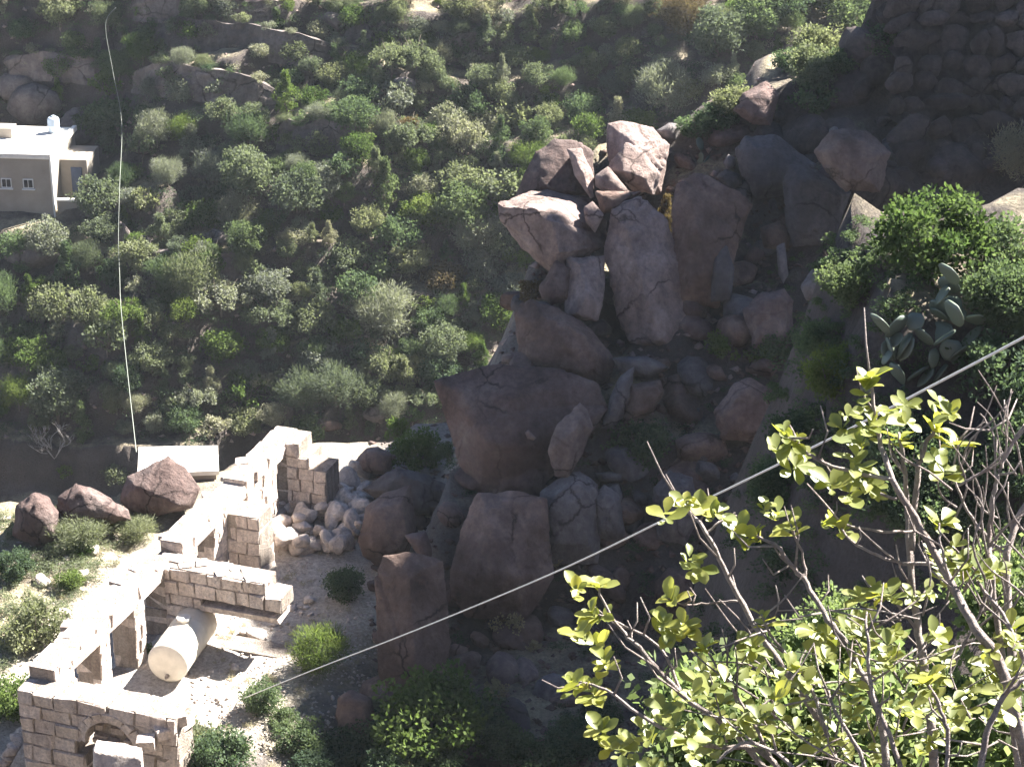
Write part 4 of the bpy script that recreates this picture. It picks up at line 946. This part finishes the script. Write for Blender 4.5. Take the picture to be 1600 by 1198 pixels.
# near bank on the right
A(1450, 440, 230, 'dense1', 'large fresh green shrub lit at its crown on the near right bank', m='leaf_bright', hs=1.0)
A(1575, 430, 170, 'bush3', 'green shrub at the right edge of the near bank', m='leaf_green')
A(1300, 620, 120, 'dense2', 'lit green shrub left of the prickly pear', m='leaf_bright', hs=1.15)
A(1590, 520, 160, 'dense0', 'dark shrub at the right edge below the fresh green one', m='leaf_green')
A(1560, 620, 200, 'bush0', 'shadowed shrub at the right edge behind the bare twigs', m='leaf_green')
A(1590, 285, 120, 'feather0', 'wispy dry shrub at the right edge near the stone wall', m='leaf_dry')
for i in range(16):
    px = vrng.uniform(1360, 1640); py = vrng.uniform(470, 900)
    if 1340 < px < 1530 and py < 700: continue
    A(px, py, vrng.uniform(110, 190), vrng.choice(['dense0', 'dense2', 'bush1', 'bush2']), 'dark shrub covering the near right bank behind the foreground branches', m='leaf_green', group='dark shrubs on the near bank')
cover('bank_undergrowth', 'dark undergrowth on the near right bank', 120, (1180, 430, 1640, 1198), .1, .25, 'leaf_green', 40, (.16, .05), 8, seed=9)
for (px, py, w, k, lab) in [(1290, 560, 120, 'bush2', 'dim shrub on the left flank of the near bank below the triangular boulder'), (1330, 480, 130, 'dense0', 'shaded shrub left under the large fresh green shrub'), (1250, 700, 130, 'bush0', 'shaded shrub behind the highest foreground twig'), (1215, 800, 140, 'dense2', 'shaded shrub behind the foreground leaf tufts'), (1310, 420, 70, 'sparse0', 'thin shrub beside the rounded grey boulder')]:
    A(px, py, w, k, lab, m='leaf_green')
for i in range(14):
    px = vrng.uniform(1080, 1300); py = vrng.uniform(20, 215); p = hit(px, py)
    if p is None or p.y > 70: continue
    at(px, py, vrng.uniform(50, 110), vrng.choice(['bush0', 'dense1', 'sparse0', 'bush3']), 'dark shrub on the flank of the shaded hill above the boulder pile', m=vrng.choice(['leaf_green', 'leaf_olive']), group='dark shrubs on the shaded hill')
cover('flank_undergrowth', 'dark creepers on the left flank of the near bank', 110, (1200, 330, 1420, 760), .12, .3, 'leaf_green', 40, (.16, .06), 8, seed=19)
for i, (px, py, w) in enumerate([(1210, 40, 120), (1270, 20, 130), (1330, 45, 120), (1380, 90, 100), (1240, 110, 80), (1300, 120, 90)]):
    p = hit(px, py); at(px, py, w, ['dense0', 'dense1', 'bush1', 'dense2', 'bush0', 'bush3'][i], 'dim tree left of the dry stone wall, %s' % ['first along the top edge', 'second along the top edge', 'third along the top edge', 'the one nearest the wall', 'lower left of the six', 'lower middle of the six'][i], 'tree', 'leaf_green', .9)
# unseen trees added on the hill above the frame to dapple the boulder pile
for (x, y, r, lab) in [(14.8, 55.6, .9, 'left'), (17.2, 56.6, 1.1, 'right')]:
    plant('dense1', Vector((x, y, gz(x, y))), r, 'unseen tree added on the shaded hill crest to dapple the boulders, %s one' % lab, 'tree', 'leaf_olive', None, 'tree')

# spiky palm
pp = hit(385, 640); palm = empty('palm', pp); tag(palm, 'small spiky palm with radiating fronds on the lower far slope', 'palm')
bm = bmesh.new(); tube(bm, [Vector((0, 0, -.2)), Vector((0, 0, .35)), Vector((.03, 0, .6))], [.13, .11, .1], 8); mesh_obj('trunk', from_bm('trunk', bm, M['bark']), None, palm)
prng = random.Random(6)
for k in range(26):
    a = prng.uniform(0, 6.28); el = prng.uniform(.1, 1.4); l = prng.uniform(.7, 1.0); d = Vector((math.cos(a)*math.cos(el), math.sin(a)*math.cos(el), math.sin(el))); s = d.cross(Vector((0, 0, 1))).normalized()
    vv, ff = [], []
    pts = [Vector((.03, 0, .6))+d*l*t-Vector((0, 0, .35*t*t)) for t in (0, .35, .7, 1.0)]
    for q, w in zip(pts, (.02, .05, .04, .004)): vv += [q-s*w, q+Vector((0, 0, .015)), q+s*w]
    for j in range(3):
        b = j*3; ff += [(b, b+1, b+4, b+3), (b+1, b+2, b+5, b+4)]
    mesh_obj('frond', from_np('frond', [tuple(q) for q in vv], ff, M['leaf_olive'], False, [prng.random()]*6), None, palm)
# leafless grey shrub at the left
dp = hit(85, 715); ds = empty('dead_shrub', dp); tag(ds, 'leafless silver grey dead shrub above the red boulder', 'dead shrub')
def twig(bm, p, d, l, r, lev, rr):
    pts = [p]; dd = d.copy()
    for k in range(3):
        dd = (dd+Vector((rr.uniform(-.3, .3), rr.uniform(-.3, .3), rr.uniform(-.15, .25)))).normalized(); pts.append(pts[-1]+dd*l/3)
    tube(bm, pts, [r, r*.8, r*.6, r*.35], 5)
    if lev:
        for k in range(3): twig(bm, pts[rr.choice([1, 2, 3])], (dd+Vector((rr.uniform(-.9, .9), rr.uniform(-.9, .9), rr.uniform(-.3, .8)))).normalized(), l*.65, r*.6, lev-1, rr)
for k in range(6):
    rr = random.Random(60+k); bm = bmesh.new(); a = rr.uniform(0, 6.28)
    twig(bm, Vector((0, 0, -.05)), Vector((math.cos(a)*.8, math.sin(a)*.5, .8)).normalized(), .9, .035, 3, rr); mesh_obj('branch', from_bm('branch', bm, M['bark_dead']), None, ds)

# prickly pears
def pad_mesh(seed):
    rr = random.Random(seed); bm = bmesh.new(); n = 14; rows = []
    for lat in range(1, 8):
        t = lat/8; w = math.sin(math.pi*t)**.75*(.36+.12*t); z = t
        rows.append([bm.verts.new((w*math.cos(2*math.pi*k/n), .07*math.sin(math.pi*t)**.5*math.sin(2*math.pi*k/n)+.05*math.sin(t*3+seed), z)) for k in range(n)])
    for a, b in zip(rows, rows[1:]):
        for k in range(n): bm.faces.new((a[k], a[(k+1) % n], b[(k+1) % n], b[k]))
    bm.faces.new(rows[0][::-1]); bm.faces.new(rows[-1])
    return from_bm('pad', bm, M['pad'])
PADS = [pad_mesh(k) for k in range(4)]
def cactus(px, py, label, pads, size, D=None):
    p = P(px, py, D) if D else hit(px, py); t = empty('prickly_pear', p); tag(t, label, 'cactus'); rr = random.Random(int(px)); tips = [(Vector((0, 0, 0)), Vector((0, 0, 1)))]
    for k in range(pads):
        b, d = rr.choice(tips) if k > 2 else (Vector((rr.uniform(-.25, .25), rr.uniform(-.1, .1), -.05)), Vector((0, 0, 1)))
        nd = (d*.35+Vector((rr.uniform(-1., 1.), rr.uniform(-.45, .45), rr.uniform(.25, .9)))).normalized()
        o = bpy.data.objects.new('pad', PADS[k % 4]); s = size*rr.uniform(.75, 1.15); o.scale = (s, s, s); o.location = b
        o.rotation_euler = (nd.to_track_quat('Z', 'Y').to_matrix().to_4x4() @ Matrix.Rotation(rr.uniform(-.7, .7), 4, 'Z')).to_euler(); link(o, t); tips.append((b+nd*s*.93, nd))
        if k < 3: tips = tips[1:] if k == 0 else tips
    return t
cactus(1430, 600, 'tall grey green prickly pear above the foreground leaves', 16, .36)
cactus(1485, 535, 'prickly pear behind the tall one in deeper shade', 12, .34)
cactus(1388, 615, 'low prickly pear at the left foot of the tall one', 7, .32)
cactus(1080, 280, 'dim prickly pear with rounded pads beside the crowning boulder', 9, .5, 54.6)

# ------------------------------------------------------------------ ropes
def cable(name, label, cat, pts, r, m):
    sp = smooth_path(pts, 8); base = pts[-1]; bm = bmesh.new(); tube(bm, [q-base for q in sp], [r]*len(sp), 8)
    o = mesh_obj(name, from_bm(name, bm, M[m])); o.location = base; return tag(o, label, cat)
cable('rope', 'taut white rope crossing the picture from the right edge down to the ruin', 'rope', [P(x, y, 1/(1/14+(1600-x)/1235*(1/44.6-1/14))) for x, y in ((1720, 462), (1600, 527), (1450, 606), (1300, 684), (1050, 806), (860, 897), (640, 988), (480, 1050), (365, 1097))], .009, 'rope')
cp = []
for (x, y) in ((181, 12), (165, 39), (176, 110), (190, 190), (187, 290), (185, 370), (187, 430)): cp.append(P(x, y, depth(hit(x, y))-2.6))
cp += [P(189, 480, 84), P(198, 570, 72), P(213, 706, 57)]
cable('hanging_cable', 'long pale cable hanging down the far slope past the hillside house to the hut', 'cable', cp, .010, 'hose')

# ------------------------------------------------------------------ foreground shrub
DS = 4.5
root = P(1400, 1420, DS); shrub = empty('foreground_shrub', root); tag(shrub, 'large leafy shrub with pale branches and yellow green leaves in the lower right foreground', 'shrub')
fr = random.Random(14)
BR = [  # polylines in pixels, tip last, depth offset, base radius, tip radius (m)
 ([(1330, 1420), (1209, 1190), (1104, 1164), (1017, 1126), (947, 1077), (905, 1066)], -.15, .011, .003),
 ([(1340, 1420), (1180, 1180), (1066, 1084), (1007, 1021), (975, 989), (944, 944), (935, 909)], .1, .012, .003),
 ([(1066, 1084), (1031, 1012), (965, 972), (935, 960)], .1, .006, .003),
 ([(1370, 1420), (1290, 1150), (1223, 1042), (1178, 975), (1139, 902), (1104, 832), (1076, 800), (1055, 780)], .2, .015, .004),
 ([(1400, 1420), (1380, 1150), (1333, 1027), (1293, 967), (1260, 911), (1230, 874), (1209, 850), (1174, 834)], .0, .014, .004),
 ([(1150, 940), (1104, 942), (1069, 944), (1045, 935)], .2, .004, .002),
 ([(1470, 1420), (1454, 1116), (1435, 989), (1424, 900), (1418, 800), (1415, 750), (1410, 713), (1405, 675)], .15, .017, .004),
 ([(1424, 860), (1433, 750), (1440, 713), (1450, 688), (1466, 668)], .12, .011, .005),
 ([(1630, 1300), (1570, 1056), (1525, 982), (1484, 907), (1439, 825), (1394, 748), (1375, 688), (1365, 645), (1360, 588)], -.05, .019, .004),
 ([(1610, 1400), (1585, 1049), (1574, 937), (1574, 862), (1596, 799), (1640, 740)], .25, .018, .008),
 ([(1590, 1200), (1560, 980), (1548, 892), (1546, 843), (1551, 787), (1558, 750), (1571, 713), (1600, 663)], .1, .011, .005),
 ([(1566, 862), (1518, 810), (1492, 750), (1492, 725), (1497, 684)], .2, .006, .0025),
 ([(1556, 750), (1553, 688), (1545, 668), (1533, 645)], .1, .004, .002),
 ([(1573, 708), (1573, 658), (1581, 608)], .1, .004, .002),
 ([(1394, 748), (1325, 735), (1270, 713), (1245, 690), (1232, 684)], -.05, .007, .003),
 ([(1620, 1080), (1596, 1019), (1566, 959), (1525, 907)], .0, .009, .005),
 ([(1430, 1400), (1405, 1195), (1364, 1086), (1356, 1000), (1353, 955)], -.25, .010, .003),
 ([(1400, 1400), (1350, 1195), (1312, 1124), (1293, 1079)], -.2, .008, .004),
 ([(1458, 881), (1398, 877), (1338, 851), (1310, 815)], .05, .006, .003),
 ([(1432, 830), (1379, 830), (1323, 821), (1300, 806)], .1, .005, .003),
 ([(1400, 780), (1350, 760), (1330, 735)], .0, .005, .003),
 ([(1484, 907), (1470, 850), (1468, 815)], -.05, .005, .003),
 ([(1260, 911), (1255, 870), (1235, 820)], .0, .005, .003),
 ([(1104, 832), (1130, 812), (1150, 806)], .2, .004, .003),
 ([(1500, 1420), (1530, 1200), (1560, 1100), (1600, 1060)], -.3, .012, .006),
 ([(1450, 1400), (1480, 1180), (1470, 1110), (1445, 1060)], -.35, .008, .004),
 ([(1350, 1400), (1250, 1210), (1170, 1160), (1120, 1190)], -.2, .008, .004),
 ([(1209, 1190), (1160, 1100), (1120, 1040), (1100, 1010)], .0, .006, .003),
 ([(1293, 1150), (1260, 1060), (1210, 1000), (1190, 960)], -.1, .007, .003),
 ([(1454, 1116), (1500, 1020), (1530, 960), (1550, 900)], .1, .006, .003),
 ([(1435, 989), (1400, 940), (1375, 925)], .15, .005, .003)]
tips = []
for (pl, dd, r0, r1) in BR:
    bm = bmesh.new(); pts = [P(x, y, DS+dd+.02*math.sin(x*.05+y*.03)) for x, y in pl]; sp = smooth_path(pts, 5)
    n = len(sp); sp = [q+Vector((fr.uniform(-1, 1), fr.uniform(-1, 1), fr.uniform(-1, 1)))*.0022 for q in sp]
    tube(bm, [q-root for q in sp], [.72*(r0+(r1-r0)*(i/(n-1))**.8) for i in range(n)], 8)
    mesh_obj('branch', from_bm('branch', bm, M['bark_pale']), None, shrub)
    tips.append((sp[-1], (sp[-1]-sp[-3]).normalized()))
    # bare side twigs
    for k in range(max(1, n//6)):
        i = fr.randrange(n//3, n-1); d = (sp[i+1]-sp[i]).normalized(); s = Vector((fr.uniform(-1, 1), fr.uniform(-.6, .6), fr.uniform(-.3, 1))).normalized()
        a = sp[i]; l = fr.uniform(.03, .13); b = a+(d*.4+s*.8)*l*.6; c = b+(d*.6+s*.3+Vector((0, 0, .4)))*l*.5
        bm = bmesh.new(); tube(bm, [q-root for q in (a, b, c)], [.0028, .0022, .0013], 5); mesh_obj('twig', from_bm('twig', bm, M['bark_pale']), None, shrub)
# thin tangled twigs low in the shrub
for k in range(80):
    a = P(fr.uniform(1120, 1620), fr.uniform(960, 1230), DS+fr.uniform(-.2, .35)); s = Vector((fr.uniform(-1, 1), fr.uniform(-.4, .4), fr.uniform(-.2, 1))).normalized()
    b = a+s*fr.uniform(.05, .14); c = b+(s+Vector((fr.uniform(-.8, .8), 0, fr.uniform(-.4, .8)))).normalized()*fr.uniform(.04, .12)
    bm = bmesh.new(); tube(bm, [q-root for q in smooth_path([a, b, c], 3)], [.0026-.0002*i for i in range(7)], 5); mesh_obj('twig', from_bm('twig', bm, M['bark_pale']), None, shrub)
# bare fine twigs reaching up at the right edge
for k in range(34):
    x = fr.uniform(1470, 1625); y = fr.uniform(720, 960); a = P(x, y, DS+fr.uniform(-.1, .3)); s = Vector((fr.uniform(-.7, .5), fr.uniform(-.2, .2), fr.uniform(.3, 1))).normalized(); l = fr.uniform(.06, .2)
    b = a+s*l*.5; c = b+(s+Vector((fr.uniform(-.7, .7), 0, fr.uniform(-.1, .6)))).normalized()*l*.5; e = c+(s*.5+Vector((fr.uniform(-.8, .8), 0, .6))).normalized()*l*.4
    sp = smooth_path([a, b, c, e], 3); bm = bmesh.new(); tube(bm, [q-root for q in sp], [.003-.00022*i for i in range(len(sp))], 5); mesh_obj('twig', from_bm('twig', bm, M['bark_pale']), None, shrub)
def leaf_mesh(seed):
    rr = random.Random(seed); prof = [(0, .02), (.15, .10), (.35, .22), (.6, .30), (.8, .25), (.93, .12), (1.0, .0)]; vv, ff = [], []
    fold = rr.uniform(.15, .5); curl = rr.uniform(-.3, .35); wav = rr.uniform(-.05, .05)
    for i, (t, w) in enumerate(prof):
        z = -curl*t*t*.5
        vv += [(-w, t, z+w*fold+wav*math.sin(t*7)), (0, t, z), (w, t, z+w*fold-wav*math.sin(t*7))]
    for i in range(len(prof)-1):
        b = i*3; ff += [(b, b+1, b+4, b+3), (b+1, b+2, b+5, b+4)]
    t0 = rr.uniform(.1, .75); return from_np('leaf', vv, ff, M['leaf_broad'], True, [min(1, t0+.25*(i//2)/6+rr.uniform(-.08, .08)) for i in range(12)])
LEAF = [leaf_mesh(k) for k in range(7)]
NL = [0]; LREST = [[], [], []]
def put_leaf(pos, d, nrm, s):
    y = d.normalized(); x = y.cross(nrm).normalized(); z = x.cross(y)
    mt = Matrix(((x.x, y.x, z.x, 0), (x.y, y.y, z.y, 0), (x.z, y.z, z.z, 0), (0, 0, 0, 1)))
    me = LEAF[fr.randrange(7)]
    if NL[0] < 300:
        o = bpy.data.objects.new('leaf', me); o.matrix_basis = Matrix.Translation(pos-root) @ mt @ Matrix.Scale(s, 4); link(o, shrub); NL[0] += 1
    else:
        b = len(LREST[0]); mm = Matrix.Translation(pos-root) @ mt @ Matrix.Scale(s, 4)
        for v in me.vertices: LREST[0].append(tuple(mm @ v.co))
        for p in me.polygons: LREST[1].append(tuple(i+b for i in p.vertices))
        LREST[2] += [fr.uniform(.1, .9)]*len(me.polygons)
def rosette(pos, ax, n, s):
    ax = ax.normalized(); t = ax.cross(Vector((.2, 1, .1))).normalized(); u = ax.cross(t); a0 = fr.uniform(0, 6.28)
    for k in range(n):
        a = a0+k*2.4+fr.uniform(-.3, .3); el = fr.uniform(.05, .9)
        d = (t*math.cos(a)+u*math.sin(a))*math.cos(el)+ax*math.sin(el)+Vector((0, 0, -.1))
        put_leaf(pos-ax*fr.uniform(0, .03), d, (ax+d*-.3+Vector((0, 0, .3))).normalized(), s*fr.uniform(.45, 1.3))
for (p, d) in tips:
    q = (p.dot(RT)/p.dot(FWD)*F+800)
    if fr.random() < .8 and q < 1500: rosette(p, d+Vector((0, 0, .5)), fr.randint(8, 12), .041)
ROS = [(905, 918), (922, 950), (898, 985), (930, 1005), (945, 1030), (1038, 968), (1068, 972), (1052, 985), (892, 1064), (925, 1075), (940, 1140), (955, 1160), (1040, 800), (1068, 778), (1096, 788), (1122, 800), (1078, 868), (1092, 884), (1158, 826), (1196, 786), (1216, 800), (1240, 812), (1226, 672), (1216, 694), (1256, 706), (1246, 726),
       (1312, 664), (1332, 640), (1350, 606), (1362, 655), (1386, 640), (1342, 690), (1372, 676), (1414, 628), (1424, 652), (1472, 632), (1484, 640), (1466, 718), (1476, 730), (1338, 712), (1358, 748), (1300, 752), (1328, 768), (1298, 806), (1322, 826), (1368, 756), (1472, 812), (1464, 866), (1492, 852), (1508, 874), (1480, 890), (1540, 892), (1562, 888), (1342, 930), (1368, 918), (1392, 926), (1430, 930), (1450, 925), (1290, 1008), (1350, 990)]
for (x, y) in ROS: rosette(P(x, y, DS+fr.uniform(-.12, .2)), Vector((fr.uniform(-.5, .5), fr.uniform(-.7, .1), 1)), fr.randint(6, 11), fr.uniform(.032, .048))
for k in range(150):
    x = fr.uniform(960, 1620); y = 1215-240*fr.random()**.8*(min(1, (x-900)/280))
    rosette(P(x, y, DS+fr.uniform(-.3, .4)), Vector((fr.uniform(-.6, .6), fr.uniform(-.7, .2), 1)), fr.randint(4, 8), fr.uniform(.026, .042))
print('leaves', NL[0], len(LREST[1])//12)
o = mesh_obj('leaves', from_np('leaves', LREST[0], LREST[1], M['leaf_broad'], True, LREST[2]), None, shrub); o['kind'] = 'stuff'
# finer leaved bush right behind it
for (px, py, w, kd, lab) in [(1160, 1250, 420, 'dense0', 'small leaved green bush behind the lower left of the foreground shrub'), (1330, 1260, 480, 'dense1', 'small leaved green bush behind the middle of the foreground shrub'), (1520, 1290, 460, 'dense2', 'small leaved green bush behind the right of the foreground shrub'), (1590, 1010, 300, 'dense0', 'small leaved bush at the right edge behind the bare twigs'), (1300, 1010, 190, 'bush1', 'upper small leaved clump behind the foreground shrub')]:
    p = P(px, py, 5.9); me, tr = PROTO[kd]; r = w/2*5.9/F
    plant(kd, p, r, lab, 'shrub', 'leaf_small', None, 'shrub', 1.0)

# ------------------------------------------------------------------ thin sunlit valley haze
bm = bmesh.new(); box(bm, Vector((0, 80, -14)), Vector((96, 0, 0)), Vector((0, 114, 0)), Vector((0, 0, 36)))
hm = bpy.data.materials.new('valley_haze'); hm.use_nodes = True; hn = hm.node_tree.nodes; hn.remove(hn['Principled BSDF'])
pv = hn.new('ShaderNodeVolumePrincipled'); pv.inputs['Color'].default_value = (.85, .93, 1, 1); pv.inputs['Density'].default_value = .0002; pv.inputs['Anisotropy'].default_value = .3
hm.node_tree.links.new(pv.outputs[0], hn['Material Output'].inputs['Volume'])
hz = mesh_obj('haze', from_bm('haze', bm, hm, False)); tag(hz, 'thin pale haze hanging in the valley air', 'haze', None, 'stuff')
print('zrange', TV[:, 2].min(), TV[:, 2].max())
print('objects', len(bpy.data.objects))
